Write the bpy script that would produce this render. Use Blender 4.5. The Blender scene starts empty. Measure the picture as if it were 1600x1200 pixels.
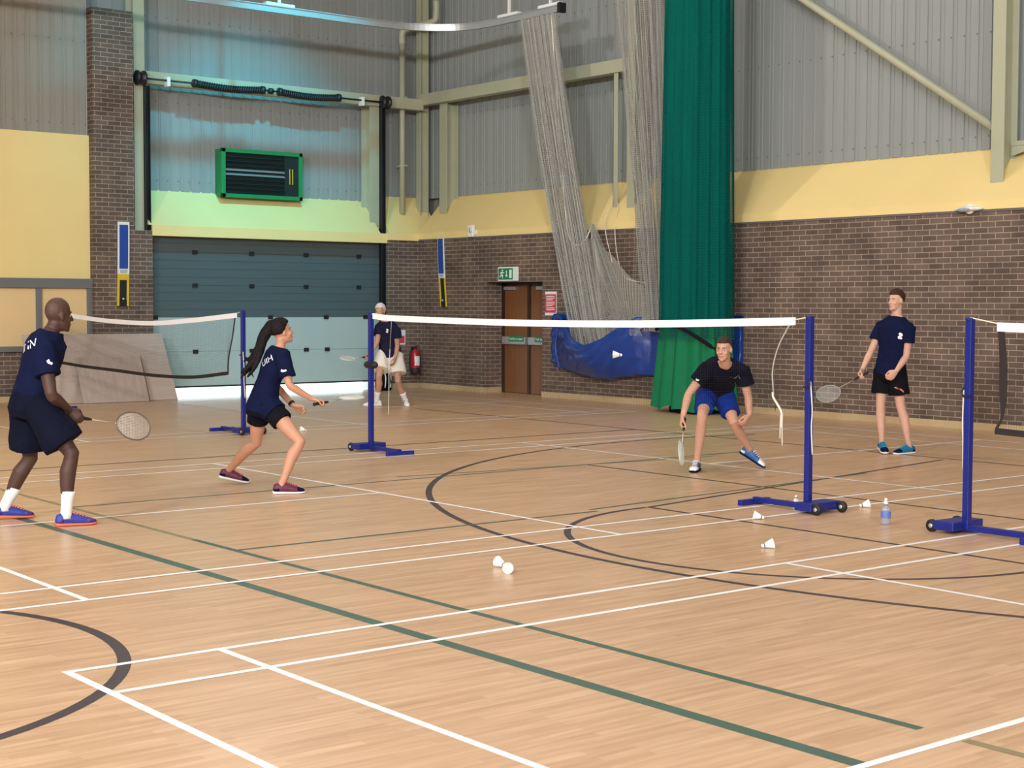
import bpy, math, random
from mathutils import Vector as V, Matrix, noise
from mathutils.bvhtree import BVHTree
random.seed(7)
C = bpy.context.scene.collection
SC = bpy.context.scene
PI = math.pi

# ---------------------------------------------------------------- camera, sky, lamps, exposure
cd = bpy.data.cameras.new('camera')
cam = bpy.data.objects.new('camera', cd); C.objects.link(cam)
cd.sensor_fit = 'HORIZONTAL'; cd.sensor_width = 36.0
cd.lens = 36.0 * 2413.75 / 1600.0
cd.clip_start = 0.1; cd.clip_end = 200
YAW, PITCH, ROLL = 0.896425, 0.05133, 0.003179
_F = V((-math.sin(YAW) * math.cos(PITCH), math.cos(YAW) * math.cos(PITCH), -math.sin(PITCH)))
_R = V((math.cos(YAW), math.sin(YAW), 0)); _U = _R.cross(_F)
_R2 = _R * math.cos(ROLL) + _U * math.sin(ROLL); _U2 = _U * math.cos(ROLL) - _R * math.sin(ROLL)
cam.matrix_world = Matrix(((_R2.x, _U2.x, -_F.x, 6.4519), (_R2.y, _U2.y, -_F.y, -9.3367), (_R2.z, _U2.z, -_F.z, 1.6122), (0, 0, 0, 1)))
SC.camera = cam

world = bpy.data.worlds.new('sky'); SC.world = world; world.use_nodes = True
_b = world.node_tree.nodes['Background']
_b.inputs[0].default_value = (0.80, 0.95, 1.0, 1); _b.inputs[1].default_value = 7.0

SC.view_settings.view_transform = 'Standard'; SC.view_settings.look = 'None'
SC.view_settings.gamma = 1.0; SC.view_settings.use_curve_mapping = False
SC.view_settings.exposure = 0.0
SC.cycles.max_bounces = 8; SC.cycles.diffuse_bounces = 4; SC.cycles.transparent_max_bounces = 24

def area(name, loc, target, size, power, col):
    l = bpy.data.lights.new(name, 'AREA'); l.energy = power; l.color = col
    l.shape = 'RECTANGLE'; l.size = size[0]; l.size_y = size[1]
    o = bpy.data.objects.new(name, l); C.objects.link(o); o.location = loc
    d = V(target) - V(loc); o.rotation_euler = d.to_track_quat('-Z', 'Y').to_euler()
    return o

# rows of high-bay hall lamps under the roof, the far row switched off
for _x, _p in ((-8.5, 105), (-2.5, 108), (3.5, 8)):
    for _y in (-17, -10, -3.5, 3.0):
        area('hall_lamp', (_x, _y, 8.7), (_x, _y, 0), (1.3, 0.8), _p, (1.0, 0.95, 0.89))
# added fill lights behind the camera, brightening upright faces; no real fittings
for _l in ((14.5, -19.0, 7.6), (4.0, -20.5, 7.6), (17.0, -14.0, 7.6)):
    area('near_fill', _l, (-7, 2.0, 1.6), (1.6, 1.0), 2000, (0.97, 0.985, 1.0))
# one ageing discharge lamp that burns cyan, aimed at the loading door wall
_l = bpy.data.lights.new('discharge_lamp', 'SPOT'); _l.energy = 2100; _l.color = (0.02, 0.62, 0.82); _l.spot_size = math.radians(52); _l.spot_blend = 0.9; _l.shadow_soft_size = 0.12
_o = bpy.data.objects.new('discharge_lamp', _l); C.objects.link(_o); _o.location = (-13.75, 3.7, 8.9)
_o.rotation_euler = (V((-18.5, 4.7, 3.5)) - V(_o.location)).to_track_quat('-Z', 'Y').to_euler()

# a warmer lamp left of the green curtain, throwing its shadow along the long wall
area('hall_lamp', (-13.0, 1.5, 8.8), (-6.0, 8.3, 4.3), (0.3, 0.3), 170, (1.0, 0.94, 0.84))
# added cyan spot, not a hall fitting, to brighten the curtain track
_l = bpy.data.lights.new('track_fill', 'SPOT'); _l.energy = 260; _l.color = (0.02, 0.62, 0.82); _l.spot_size = math.radians(70); _l.spot_blend = 0.8; _l.shadow_soft_size = 0.25
_o = bpy.data.objects.new('track_fill', _l); C.objects.link(_o); _o.location = (-15.0, 1.2, 7.6)
_o.rotation_euler = (V((-16.28, 1.6, 6.45)) - V(_o.location)).to_track_quat('-Z', 'Y').to_euler()

# ---------------------------------------------------------------- helpers
def lin(c):
    out = []
    for v in c:
        v = v / 255.0
        out.append(v / 12.92 if v <= 0.04045 else ((v + 0.055) / 1.055) ** 2.4)
    return out

def N(nt, t, **kw):
    n = nt.nodes.new(t)
    for k, v in kw.items():
        if k.startswith('i'): n.inputs[int(k[1:])].default_value = v
        else: setattr(n, k, v)
    return n

def pm(name, c, rough=0.6, metal=0.0, var=0.06, scale=9.0, bump=0.0, bscale=60.0, stretch=(1, 1, 1), spec=0.5, trans=0.0, emit=0.0, sheen=0.0):
    m = bpy.data.materials.new(name); m.use_nodes = True; nt = m.node_tree; L = nt.links.new
    b = nt.nodes['Principled BSDF']
    b.inputs['Roughness'].default_value = rough; b.inputs['Metallic'].default_value = metal
    b.inputs['Specular IOR Level'].default_value = spec
    b.inputs['Transmission Weight'].default_value = trans
    b.inputs['Sheen Weight'].default_value = sheen
    a = lin(c)
    tc = N(nt, 'ShaderNodeTexCoord'); mp = N(nt, 'ShaderNodeMapping'); mp.inputs['Scale'].default_value = stretch
    L(tc.outputs['Object'], mp.inputs[0])
    nz = N(nt, 'ShaderNodeTexNoise'); nz.inputs['Scale'].default_value = scale; nz.inputs['Detail'].default_value = 4
    L(mp.outputs[0], nz.inputs['Vector'])
    mx = N(nt, 'ShaderNodeMix', data_type='RGBA')
    mx.inputs[6].default_value = [v * (1 - 2 * var) for v in a] + [1]
    mx.inputs[7].default_value = [min(1, v * (1 + 2 * var)) for v in a] + [1]
    L(nz.outputs['Fac'], mx.inputs[0]); L(mx.outputs[2], b.inputs['Base Color'])
    if bump:
        n2 = N(nt, 'ShaderNodeTexNoise'); n2.inputs['Scale'].default_value = bscale; L(mp.outputs[0], n2.inputs['Vector'])
        bp = N(nt, 'ShaderNodeBump'); bp.inputs['Strength'].default_value = bump; bp.inputs['Distance'].default_value = 0.01
        L(n2.outputs['Fac'], bp.inputs['Height']); L(bp.outputs[0], b.inputs['Normal'])
    if emit:
        L(mx.outputs[2], b.inputs['Emission Color']); b.inputs['Emission Strength'].default_value = emit
    return m

def brick_mat(name, axis, c1=(112, 96, 87), c2=(94, 80, 73), mortar=(164, 150, 138), w=0.225, h=0.075, msize=0.006):
    m = bpy.data.materials.new(name); m.use_nodes = True; nt = m.node_tree; L = nt.links.new
    b = nt.nodes['Principled BSDF']; b.inputs['Roughness'].default_value = 0.75
    b.inputs['Specular IOR Level'].default_value = 0.25
    tc = N(nt, 'ShaderNodeTexCoord'); sp = N(nt, 'ShaderNodeSeparateXYZ'); cb = N(nt, 'ShaderNodeCombineXYZ')
    L(tc.outputs['Object'], sp.inputs[0])
    ad = N(nt, 'ShaderNodeMath', operation='ADD'); L(sp.outputs[0], ad.inputs[0]); L(sp.outputs[1], ad.inputs[1])
    L(ad.outputs[0], cb.inputs[0]); L(sp.outputs[2], cb.inputs[1])
    br = N(nt, 'ShaderNodeTexBrick'); L(cb.outputs[0], br.inputs['Vector'])
    br.inputs['Scale'].default_value = 1.0; br.inputs['Brick Width'].default_value = w; br.inputs['Row Height'].default_value = h
    br.inputs['Mortar Size'].default_value = msize; br.inputs['Mortar Smooth'].default_value = 0.3
    br.inputs['Color1'].default_value = lin(c1) + [1]; br.inputs['Color2'].default_value = lin(c2) + [1]; br.inputs['Mortar'].default_value = lin(mortar) + [1]
    nz = N(nt, 'ShaderNodeTexNoise'); nz.inputs['Scale'].default_value = 2.2; nz.inputs['Detail'].default_value = 6; L(tc.outputs['Object'], nz.inputs['Vector'])
    mx = N(nt, 'ShaderNodeMix', data_type='RGBA', blend_type='MULTIPLY'); mx.inputs[0].default_value = 1.0
    rp = N(nt, 'ShaderNodeValToRGB'); rp.color_ramp.elements[0].color = (.72, .72, .72, 1); rp.color_ramp.elements[1].color = (1.2, 1.17, 1.12, 1)
    rp.color_ramp.elements[0].position = .3; rp.color_ramp.elements[1].position = .7
    L(nz.outputs['Fac'], rp.inputs[0]); L(br.outputs['Color'], mx.inputs[6]); L(rp.outputs[0], mx.inputs[7]); L(mx.outputs[2], b.inputs['Base Color'])
    bp = N(nt, 'ShaderNodeBump'); bp.inputs['Strength'].default_value = .6; bp.inputs['Distance'].default_value = .006; bp.invert = True
    L(br.outputs['Fac'], bp.inputs['Height']); L(bp.outputs[0], b.inputs['Normal'])
    return m

def floor_mat():
    m = bpy.data.materials.new('strip_wood_floor'); m.use_nodes = True; nt = m.node_tree; L = nt.links.new
    b = nt.nodes['Principled BSDF']; b.inputs['Roughness'].default_value = 0.32; b.inputs['Specular IOR Level'].default_value = 0.72
    tc = N(nt, 'ShaderNodeTexCoord'); sp = N(nt, 'ShaderNodeSeparateXYZ'); cb = N(nt, 'ShaderNodeCombineXYZ')
    L(tc.outputs['Object'], sp.inputs[0]); L(sp.outputs[1], cb.inputs[0]); L(sp.outputs[0], cb.inputs[1])
    br = N(nt, 'ShaderNodeTexBrick'); L(cb.outputs[0], br.inputs['Vector']); br.offset = 0.37; br.squash = 1.0
    br.inputs['Scale'].default_value = 1.0; br.inputs['Brick Width'].default_value = 0.55; br.inputs['Row Height'].default_value = 0.05
    br.inputs['Mortar Size'].default_value = 0.0
    br.inputs['Color1'].default_value = lin((218, 183, 148)) + [1]; br.inputs['Color2'].default_value = lin((204, 167, 132)) + [1]
    mp = N(nt, 'ShaderNodeMapping'); mp.inputs['Scale'].default_value = (30, 2.0, 1); L(tc.outputs['Object'], mp.inputs[0])
    nz = N(nt, 'ShaderNodeTexNoise'); nz.inputs['Scale'].default_value = 1.0; nz.inputs['Detail'].default_value = 5; L(mp.outputs[0], nz.inputs['Vector'])
    rp = N(nt, 'ShaderNodeValToRGB'); rp.color_ramp.elements[0].position = .25; rp.color_ramp.elements[1].position = .75
    rp.color_ramp.elements[0].color = (.78, .75, .71, 1); rp.color_ramp.elements[1].color = (1.10, 1.10, 1.10, 1)
    L(nz.outputs['Fac'], rp.inputs[0])
    mx = N(nt, 'ShaderNodeMix', data_type='RGBA', blend_type='MULTIPLY'); mx.inputs[0].default_value = 1.0
    L(br.outputs['Color'], mx.inputs[6]); L(rp.outputs[0], mx.inputs[7])
    n2 = N(nt, 'ShaderNodeTexNoise'); n2.inputs['Scale'].default_value = .5; n2.inputs['Detail'].default_value = 3; L(tc.outputs['Object'], n2.inputs['Vector'])
    r2 = N(nt, 'ShaderNodeValToRGB'); r2.color_ramp.elements[0].color = (.95, .94, .92, 1); r2.color_ramp.elements[1].color = (1.05, 1.04, 1.04, 1)
    L(n2.outputs['Fac'], r2.inputs[0])
    m2 = N(nt, 'ShaderNodeMix', data_type='RGBA', blend_type='MULTIPLY'); m2.inputs[0].default_value = 1.0
    L(mx.outputs[2], m2.inputs[6]); L(r2.outputs[0], m2.inputs[7]); L(m2.outputs[2], b.inputs['Base Color'])
    return m

def perp(d):
    d = d.normalized(); a = V((0, 0, 1)) if abs(d.z) < .9 else V((1, 0, 0))
    u = a.cross(d).normalized(); return u, d.cross(u).normalized()

class MB:
    def __init__(s): s.v, s.f, s.m, s.s = [], [], [], []
    def add(s, vs, fs, mi=0, sm=False):
        k = len(s.v); s.v += [tuple(v) for v in vs]
        for f in fs: s.f.append(tuple(i + k for i in f)); s.m.append(mi); s.s.append(sm)
        return s
    def obox(s, c, ax, ay, az, mi=0):
        c, ax, ay, az = V(c), V(ax), V(ay), V(az)
        vs = [c + ax * i + ay * j + az * k for i in (-1, 1) for j in (-1, 1) for k in (-1, 1)]
        return s.add(vs, [(0, 1, 3, 2), (4, 6, 7, 5), (0, 4, 5, 1), (2, 3, 7, 6), (0, 2, 6, 4), (1, 5, 7, 3)], mi)
    def box(s, lo, hi, mi=0):
        lo, hi = V(lo), V(hi); c = (lo + hi) / 2; h = (hi - lo) / 2
        return s.obox(c, (h.x, 0, 0), (0, h.y, 0), (0, 0, h.z), mi)
    def prism(s, poly, d, mi=0):
        n = len(poly); d = V(d); a = [V(p) for p in poly]
        return s.add(a + [p + d for p in a], [tuple(range(n))[::-1], tuple(range(n, 2 * n))] + [(i, (i + 1) % n, n + (i + 1) % n, n + i) for i in range(n)], mi)
    def rings(s, rs, caps=True, closed=False, mi=0, sm=True):
        n = len(rs[0]); k = len(rs); vs = [p for r in rs for p in r]; fs = []
        for i in range(k if closed else k - 1):
            a, b = i * n, ((i + 1) % k) * n
            for j in range(n): fs.append((a + j, a + (j + 1) % n, b + (j + 1) % n, b + j))
        if caps and not closed: fs += [tuple(range(n))[::-1], tuple(range((k - 1) * n, k * n))]
        return s.add(vs, fs, mi, sm)
    def tube(s, pts, r, n=10, round_=False, closed=False, mi=0, sm=True, flat=1.0, up=None):
        pts = [V(p) for p in pts]; k = len(pts)
        rr = list(r) if hasattr(r, '__len__') else [r] * k
        if round_:
            d0 = (pts[0] - pts[1]).normalized(); d1 = (pts[-1] - pts[-2]).normalized(); r0, r1 = rr[0], rr[-1]
            pts = [pts[0] + d0 * r0 * .98, pts[0] + d0 * r0 * .75] + pts + [pts[-1] + d1 * r1 * .75, pts[-1] + d1 * r1 * .98]
            rr = [r0 * .2, r0 * .66] + rr + [r1 * .66, r1 * .2]; k = len(pts)
        rs = []; u = V(up) if up else None
        for i in range(k):
            if closed: d = pts[(i + 1) % k] - pts[i - 1]
            else: d = pts[min(i + 1, k - 1)] - pts[max(i - 1, 0)]
            d.normalize()
            if u is None: u = perp(d)[0]
            u = u - d * u.dot(d)
            if u.length < 1e-6: u = perp(d)[0]
            u.normalize(); w = d.cross(u)
            rs.append([pts[i] + (u * math.cos(2 * PI * j / n) + w * math.sin(2 * PI * j / n) * flat) * rr[i] for j in range(n)])
        return s.rings(rs, True, closed, mi, sm)
    def ell(s, c, ax, ay, az, n=14, m=9, mi=0):
        c, ax, ay, az = V(c), V(ax), V(ay), V(az); rs = []
        for i in range(1, m):
            t = PI * i / m
            rs.append([c + az * -math.cos(t) + (ax * math.cos(2 * PI * j / n) + ay * math.sin(2 * PI * j / n)) * math.sin(t) for j in range(n)])
        k = len(s.v); s.rings(rs, False, False, mi, True)
        a = len(s.v); s.v += [tuple(c - az), tuple(c + az)]; l = k + (m - 2) * n
        for j in range(n):
            s.f.append((a, k + (j + 1) % n, k + j)); s.f.append((a + 1, l + j, l + (j + 1) % n)); s.m += [mi, mi]; s.s += [True, True]
        return s
    def lathe(s, prof, o, axis=(0, 0, 1), n=24, mi=0, sm=True, caps=True):
        o, d = V(o), V(axis).normalized(); u, w = perp(d)
        return s.rings([[o + d * z + (u * math.cos(2 * PI * j / n) + w * math.sin(2 * PI * j / n)) * r for j in range(n)] for r, z in prof], caps, False, mi, sm)
    def sheet(s, fn, nu, nv, mi=0, sm=True, wrap=False):
        vs = [fn(i / nu, j / nv) for j in range(nv + 1) for i in range(nu + (0 if wrap else 1))]; w = nu if wrap else nu + 1
        return s.add(vs, [(j * w + i, j * w + (i + 1) % w, (j + 1) * w + (i + 1) % w, (j + 1) * w + i) for j in range(nv) for i in range(nu)], mi, sm)
    def mesh(s, name, mats):
        me = bpy.data.meshes.new(name); me.from_pydata(s.v, [], s.f)
        for m in (mats if isinstance(mats, (list, tuple)) else [mats]): me.materials.append(m)
        me.polygons.foreach_set('material_index', s.m); me.polygons.foreach_set('use_smooth', s.s); me.update()
        return me
    def build(s, name, mats, parent=None, bevel=0, solid=0):
        o = bpy.data.objects.new(name, s.mesh(name, mats)); C.objects.link(o)
        if parent: o.parent = parent
        if solid:
            q = o.modifiers.new('solid', 'SOLIDIFY'); q.thickness = solid
        if bevel:
            q = o.modifiers.new('bevel', 'BEVEL'); q.width = bevel; q.segments = 2; q.limit_method = 'ANGLE'
        return o

def tag(o, label, cat=None, group=None, kind=None):
    if label: o['label'] = label
    if cat: o['category'] = cat
    if group: o['group'] = group
    if kind: o['kind'] = kind
    return o
def thing(name, label, cat, loc=(0, 0, 0), rz=0, group=None, kind=None):
    o = bpy.data.objects.new(name, None); C.objects.link(o); o.location = loc; o.rotation_euler = (0, 0, rz); o.empty_display_size = .1
    return tag(o, label, cat, group, kind)
def cp(o, parent):
    c = o.copy(); C.objects.link(c); c.parent = parent
    for ch in list(o.children): cp(ch, c)
    return c
def bez(a, b, c, n):
    a, b, c = V(a), V(b), V(c); return [a * (1 - t) ** 2 + b * 2 * t * (1 - t) + c * t * t for t in [i / n for i in range(n + 1)]]
def spline(pts, n):
    P = [V(p) for p in pts]; P = [P[0] * 2 - P[1]] + P + [P[-1] * 2 - P[-2]]; out = []
    for i in range(1, len(P) - 2):
        for k in range(n):
            t = k / n; a, b, c, d = P[i - 1:i + 3]
            out.append((b * 2 + (c - a) * t + (a * 2 - b * 5 + c * 4 - d) * t * t + (b * 3 - a - c * 3 + d) * t ** 3) * .5)
    return out + [P[-2]]

# ---------------------------------------------------------------- materials
M = dict(
 floor=floor_mat(), white_line=pm('white_line_paint', (252, 254, 254), .4, var=.01), black_line=pm('dark_line_paint', (62, 54, 60), .4, var=.12, scale=14),
 green_line=pm('green_line_paint', (66, 98, 86), .4, var=.12, scale=6), faded_line=pm('worn_green_line_paint', (142, 132, 98), .4, var=.12, scale=6),
 brick=brick_mat('brown_brick', 0), yellow=pm('yellow_plaster', (236, 212, 146), .6, var=.025, scale=1.5), 
 clad=pm('grey_steel_sheet', (144, 149, 148), .5, var=.05, scale=2, stretch=(1, 1, .15)), cladw=pm('warm_grey_steel_sheet', (146, 142, 132), .5, var=.05, scale=2, stretch=(1, 1, .15)),
 steel=pm('cream_painted_steel', (172, 174, 150), .45, var=.04, scale=3), skirt=pm('pale_wood_skirting', (186, 164, 126), .5, var=.06),
 ceil=pm('ceiling_sheet', (165, 160, 150), .7), greyf=pm('grey_window_frame', (110, 112, 116), .45, var=.03), pane=pm('peach_pane', (228, 198, 148), .25, var=.05, scale=1.2),
 dslate=pm('slate_door_panel', (78, 92, 96), .45, var=.08, scale=3, stretch=(1, .4, 14)), dpale=pm('pale_door_panel', (172, 186, 184), .4, var=.03, scale=3), rubber=pm('black_rubber', (26, 24, 26), .6),
 black=pm('black_steel', (24, 28, 34), .45), wood=pm('brown_door_veneer', (122, 78, 44), .38, var=.12, scale=5, stretch=(3, 3, .35)), dwood=pm('dark_door_frame', (50, 26, 18), .4),
 alu=pm('aluminium', (190, 196, 198), .38, metal=.6, var=.02), white=pm('white_plastic', (232, 234, 232), .45, var=.02), sgreen=pm('safety_green', (10, 128, 84), .5, var=.03), red=pm('red_enamel', (178, 22, 34), .3),
 pink=pm('red_notice_print', (196, 70, 84), .5), boxgreen=pm('green_frame_paint', (24, 132, 74), .45), dark=pm('dark_louvre', (26, 40, 42), .4), 
 blue=pm('royal_blue_paint', (18, 34, 120), .35, var=.04), tarp=pm('blue_vinyl', (10, 60, 146), .26, var=.08, scale=4, bump=.3, bscale=9), navy2=pm('dark_navy_jersey', (12, 16, 34), .85, var=.10, scale=14, spec=.08), net=pm('grey_net_cord', (178, 178, 172), .8), netlow=pm('tan_net_cord', (172, 168, 158), .8),
 teal=pm('teal_netting', (6, 104, 96), .8, var=.14, scale=3, stretch=(6, 6, .3), bump=.5, bscale=140, spec=.08), green=pm('green_curtain', (18, 118, 78), .65, var=.05, spec=.08),
 ply=pm('grey_brown_plywood', (190, 172, 162), .6, var=.08, scale=5, stretch=(1, .3, 5)), ply2=pm('worn_plywood', (178, 162, 153), .6, var=.12, scale=5, stretch=(1, 3, .5)), plyedge=pm('plywood_edge', (92, 74, 60), .7),
 tape=pm('white_tape', (250, 250, 252), .6, var=.01), btape=pm('black_tape', (34, 26, 28), .7), cord=pm('white_cord', (222, 214, 196), .7),
 bblue=pm('blue_board_print', (34, 72, 158), .45, var=.05), byel=pm('yellow_board_frame', (218, 186, 52), .45), cork=pm('white_cork', (244, 240, 230), .45, var=.01), feather=pm('white_feather', (240, 240, 236), .6, var=.03),
 navy=pm('navy_jersey', (17, 24, 54), .85, var=.10, scale=14, spec=.08), black_cloth=pm('black_cloth', (20, 20, 28), .85, var=.1, spec=.08), navyshort=pm('dark_navy_shorts', (16, 19, 36), .85, var=.1, spec=.08), royal=pm('royal_blue_shorts', (18, 50, 136), .8, var=.06, spec=.08),
 wcloth=pm('white_shorts_cloth', (226, 222, 212), .85, var=.03), sock=pm('white_sock', (232, 230, 226), .9, var=.03), print=pm('white_print', (228, 230, 236), .6), orange=pm('orange_print', (214, 120, 84), .6),
 grip=pm('black_grip_tape', (28, 26, 30), .7), glass=pm('clear_plastic', (214, 222, 236), .12, var=.02, trans=.75), label=pm('blue_label', (96, 120, 190), .5), strings=pm('white_strings', (222, 224, 218), .5),
 meshdark=pm('brown_net_thread', (58, 48, 42), .8), eyewhite=pm('eye_white', (206, 198, 190), .4), asphalt=pm('sunlit_paving', (190, 196, 196), .9), watch=pm('black_watch', (22, 22, 24), .4),
 shoe_blue=pm('shoe_royal_blue', (44, 58, 150), .55, var=.15, scale=30), sole_orange=pm('sole_orange', (226, 110, 76), .5), lace_orange=pm('lace_orange', (236, 110, 80), .6),
 shoe_violet=pm('shoe_violet', (70, 44, 120), .5), shoe_plum=pm('shoe_plum', (96, 28, 56), .55, var=.3, scale=26), lace_plum=pm('lace_plum', (190, 60, 96), .6), shoe_teal=pm('shoe_blue_white', (40, 96, 150), .5, var=.4, scale=18),
 shoe_teal2=pm('shoe_turquoise', (18, 110, 158), .5, var=.3, scale=18), lace_teal=pm('lace_turquoise', (30, 160, 196), .6),
)
# ---------------------------------------------------------------- the setting
def S(o, label, cat='wall'):
    return tag(o, label, cat, kind='structure')

def build_floor():
    b = MB(); b.add([(-18.25, -22, 0), (18, -22, 0), (18, 8.5, 0), (-18.25, 8.5, 0)], [(0, 1, 2, 3)])
    st = [0]
    def line(x0, y0, x1, y1, mi, w=.04):
        st[0] += 1; z = .0006 + .00004 * st[0]
        d = V((x1 - x0, y1 - y0, 0)).normalized(); p = V((-d.y, d.x, 0)) * w / 2
        a, c = V((x0, y0, z)), V((x1, y1, z)); b.add([a - p, c - p, c + p, a + p], [(0, 1, 2, 3)], mi)
    def arc(cx, cy, r, a0, a1, mi, w=.055, n=96):
        st[0] += 1; z = .0006 + .00004 * st[0]
        a0, a1 = math.radians(a0), math.radians(a1)
        vs = [(cx + (r + q) * math.cos(a0 + (a1 - a0) * i / n), cy + (r + q) * math.sin(a0 + (a1 - a0) * i / n), z) for q in (-w / 2, w / 2) for i in range(n + 1)]
        b.add(vs, [(i, n + 1 + i, n + 2 + i, i + 1) for i in range(n)], mi)
    # dark games markings
    arc(-.635, 3.47, 6.3, 165, 375, 2, .055); arc(-.65, -.85, 1.8, 180, 362, 2, .05); arc(-.715, -7.925, 1.68, 0, 360, 2, .062)
    line(-2.45, -.82, 1.15, -.82, 2, .045); line(-2.45, -.82, -3.35, 4.3, 2, .045)
    line(-5.2, .96, 1.6, .94, 2, .045); line(-13.1, 4.4, 3.0, 4.42, 2, .045); line(-8.17, -6, -8.17, 4.4, 2, .05)
    # green games markings
    line(-11.5, -5.03, 3.03, -5.03, 3, .075); line(-3.1, -4.48, -.6, -4.48, 3, .05); line(-.6, -4.48, 2.1, -4.48, 3, .05)
    line(2.1, -4.48, 2.88, -4.48, 3, .05); line(-7.2, -4.48, -3.1, -4.48, 4, .045); line(3.08, -4.48, 4.6, -4.48, 4, .05)
    line(-2.52, -4.48, -2.52, -1.3, 3, .04); line(-2.62, -1.3, -3.0, 2.6, 3, .035); line(-5.22, -4.48, -5.22, 3.2, 3, .035); line(-5.45, -1.2, -5.05, 2.6, 3, .03)
    # three badminton courts
    for ox in (0.0, -7.57, -16.67):
        for x in (.02, .48, 3.05, 5.62, 6.08):
            if x == 3.05:
                line(ox + x, -6.7, ox + x, -1.98, 1); line(ox + x, 1.98, ox + x, 6.7, 1)
            else: line(ox + x, -6.7, ox + x, 6.7, 1)
        for y in (-6.68, -5.94, -2.0, 2.0, 5.94, 6.68): line(ox, y, ox + 6.1, y, 1)
    return S(b.build('floor', [M['floor'], M['white_line'], M['black_line'], M['green_line'], M['faded_line']]), 'pale strip wood sports hall floor with white, black and green court lines', 'floor')
build_floor()
b = MB(); b.add([(-45, -30, -.02), (-18.25, -30, -.02), (-18.25, 30, -.02), (-45, 30, -.02)], [(0, 1, 2, 3)])
S(b.build('yard', M['asphalt']), 'bright paving outside seen through the gap under the loading door', 'ground')
b = MB(); b.box((-18.9, -22, 9.2), (18, 8.8, 9.35)); S(b.build('ceiling', M['ceil']), 'hall ceiling above the frame', 'ceiling')
b = MB(); b.box((18, -22, 0), (18.2, 8.8, 9.2)); S(b.build('wall_near', M['cladw']), 'hall wall beside the photographer', 'wall')
b = MB(); b.box((-18.9, -22.2, 0), (18.2, -22, 9.2)); S(b.build('wall_back', M['cladw']), 'hall wall behind the photographer', 'wall')

b = MB(); b.box((-18.9, 8.62, 0), (18.2, 8.8, 9.3)); b.build('light_block_right', M['cladw']).__setitem__('kind', 'structure')  # unseen slab added behind the long wall to keep daylight out
b = MB(); b.box((-18.9, -22, 2.95), (-18.72, 8.8, 9.3)); b.box((-18.9, 7.2, -.02), (-18.72, 8.8, 3)); b.box((-18.9, -22, -.02), (-18.72, 2.3, 3)); b.build('light_block_left', M['cladw']).__setitem__('kind', 'structure')  # unseen boxes added behind the end wall, closing holes against daylight
def cladding(p0, p1, z0, z1, nrm, pitch=.205):
    """profiled sheet between two plan points, ribs standing towards nrm"""
    p0, p1, nrm = V((*p0, 0)), V((*p1, 0)), V((*nrm, 0)); L = (p1 - p0).length; d = (p1 - p0) / L
    prof = []; s = 0
    while s < L:
        for q, h in ((0, 0), (.118, 0), (.124, -.016), (.150, -.016), (.156, 0), (.176, 0), (.181, .010), (.196, .010), (.201, 0)):
            if s + q <= L: prof.append((s + q, h))
        s += pitch
    prof.append((L, 0)); b = MB(); n = len(prof)
    for z in (z0, z1): b.v += [tuple(p0 + d * q + nrm * h + V((0, 0, z))) for q, h in prof]
    for i in range(n - 1): b.f.append((i, i + 1, n + i + 1, n + i)); b.m.append(0); b.s.append(False)
    # fixings in two rows
    for z in (z0 + .18, z0 + 1.55, z0 + 3.0):
        q = pitch * .5
        while q < L and z < z1:
            c = p0 + d * q + V((0, 0, z)); b.obox(c + nrm * .004, d * .009, V((0, 0, .009)), nrm * .006, 1); q += pitch
    return b

# long wall: brick, yellow band, sloping yellow sill, sheet cladding
b = MB()
b.box((-18.6, 7.9, 0), (-15.87, 8.55, 2.83)); b.box((-14.27, 7.9, 0), (18, 8.55, 2.83)); b.box((-15.87, 7.9, 2.02), (-14.27, 8.55, 2.83))
wr = S(b.build('wall_right', M['brick']), 'long wall of brown brick under a yellow band and grey sheet cladding')
b = MB(); b.box((-18.6, 7.885, 2.83), (18, 8.0, 2.855)); b.build('coping', M['greyf'], wr)
b = MB(); b.box((-17.98, 7.87, 2.855), (18, 8.0, 2.97)); b.prism([(-17.98, 7.87, 2.97), (-17.98, 8.52, 3.7), (-17.98, 8.52, 2.97)], (36, 0, 0)); b.build('yellow_band', M['yellow'], wr)
cladding((-18.55, 8.5), (18, 8.5), 3.69, 9.2, (0, -1)).build('cladding', [M['clad'], M['greyf']], wr)
b = MB(); b.box((-18, 7.88, 0), (-15.87, 7.9, .1)); b.box((-14.27, 7.88, 0), (18, 7.9, .1)); b.box((-15.885, 7.88, 0), (-15.868, 8.3, .1))
S(b.build('baseboard_right', M['skirt'], None, .004), 'pale skirting along the long brick wall', 'skirting')

# loading-door wall
b = MB(); b.box((-18.6, 7.17, 0), (-18.0, 7.9, 2.83)); b.box((-18.6, 1.31, 0), (-18.0, 2.03, 6.5)); b.box((-18.6, 2.03, 0), (-18.0, 2.36, 2.85))
b.box((-18.76, -22, 0), (-18.16, 1.31, .84))
wl = S(b.build('wall_left', M['brick']), 'end wall with brick piers, loading door, yellow panels and grey cladding')
b = MB()
b.box((-18.28, 2.36, 2.77), (-18.0, 7.17, 2.95)); b.prism([(-18.0, 2.3, 2.95), (-18.62, 2.3, 3.6), (-18.62, 2.3, 2.95)], (0, 4.72, 0))
b.box((-18.4, 7.17, 2.83), (-17.98, 7.95, 2.97)); b.prism([(-17.98, 7.2, 2.97), (-18.6, 7.2, 3.7), (-18.6, 7.2, 2.97)], (0, 1.2, 0))
b.build('yellow_band', M['yellow'], wl)
b = MB(); b.box((-18.76, -22, 2.0), (-18.16, 1.31, 4.4)); b.build('yellow_panel', M['yellow'], wl)
cladding((-18.6, 1.2), (-18.6, 8.5), 3.58, 9.2, (1, 0)).build('cladding', [M['clad'], M['greyf']], wl)
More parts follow.
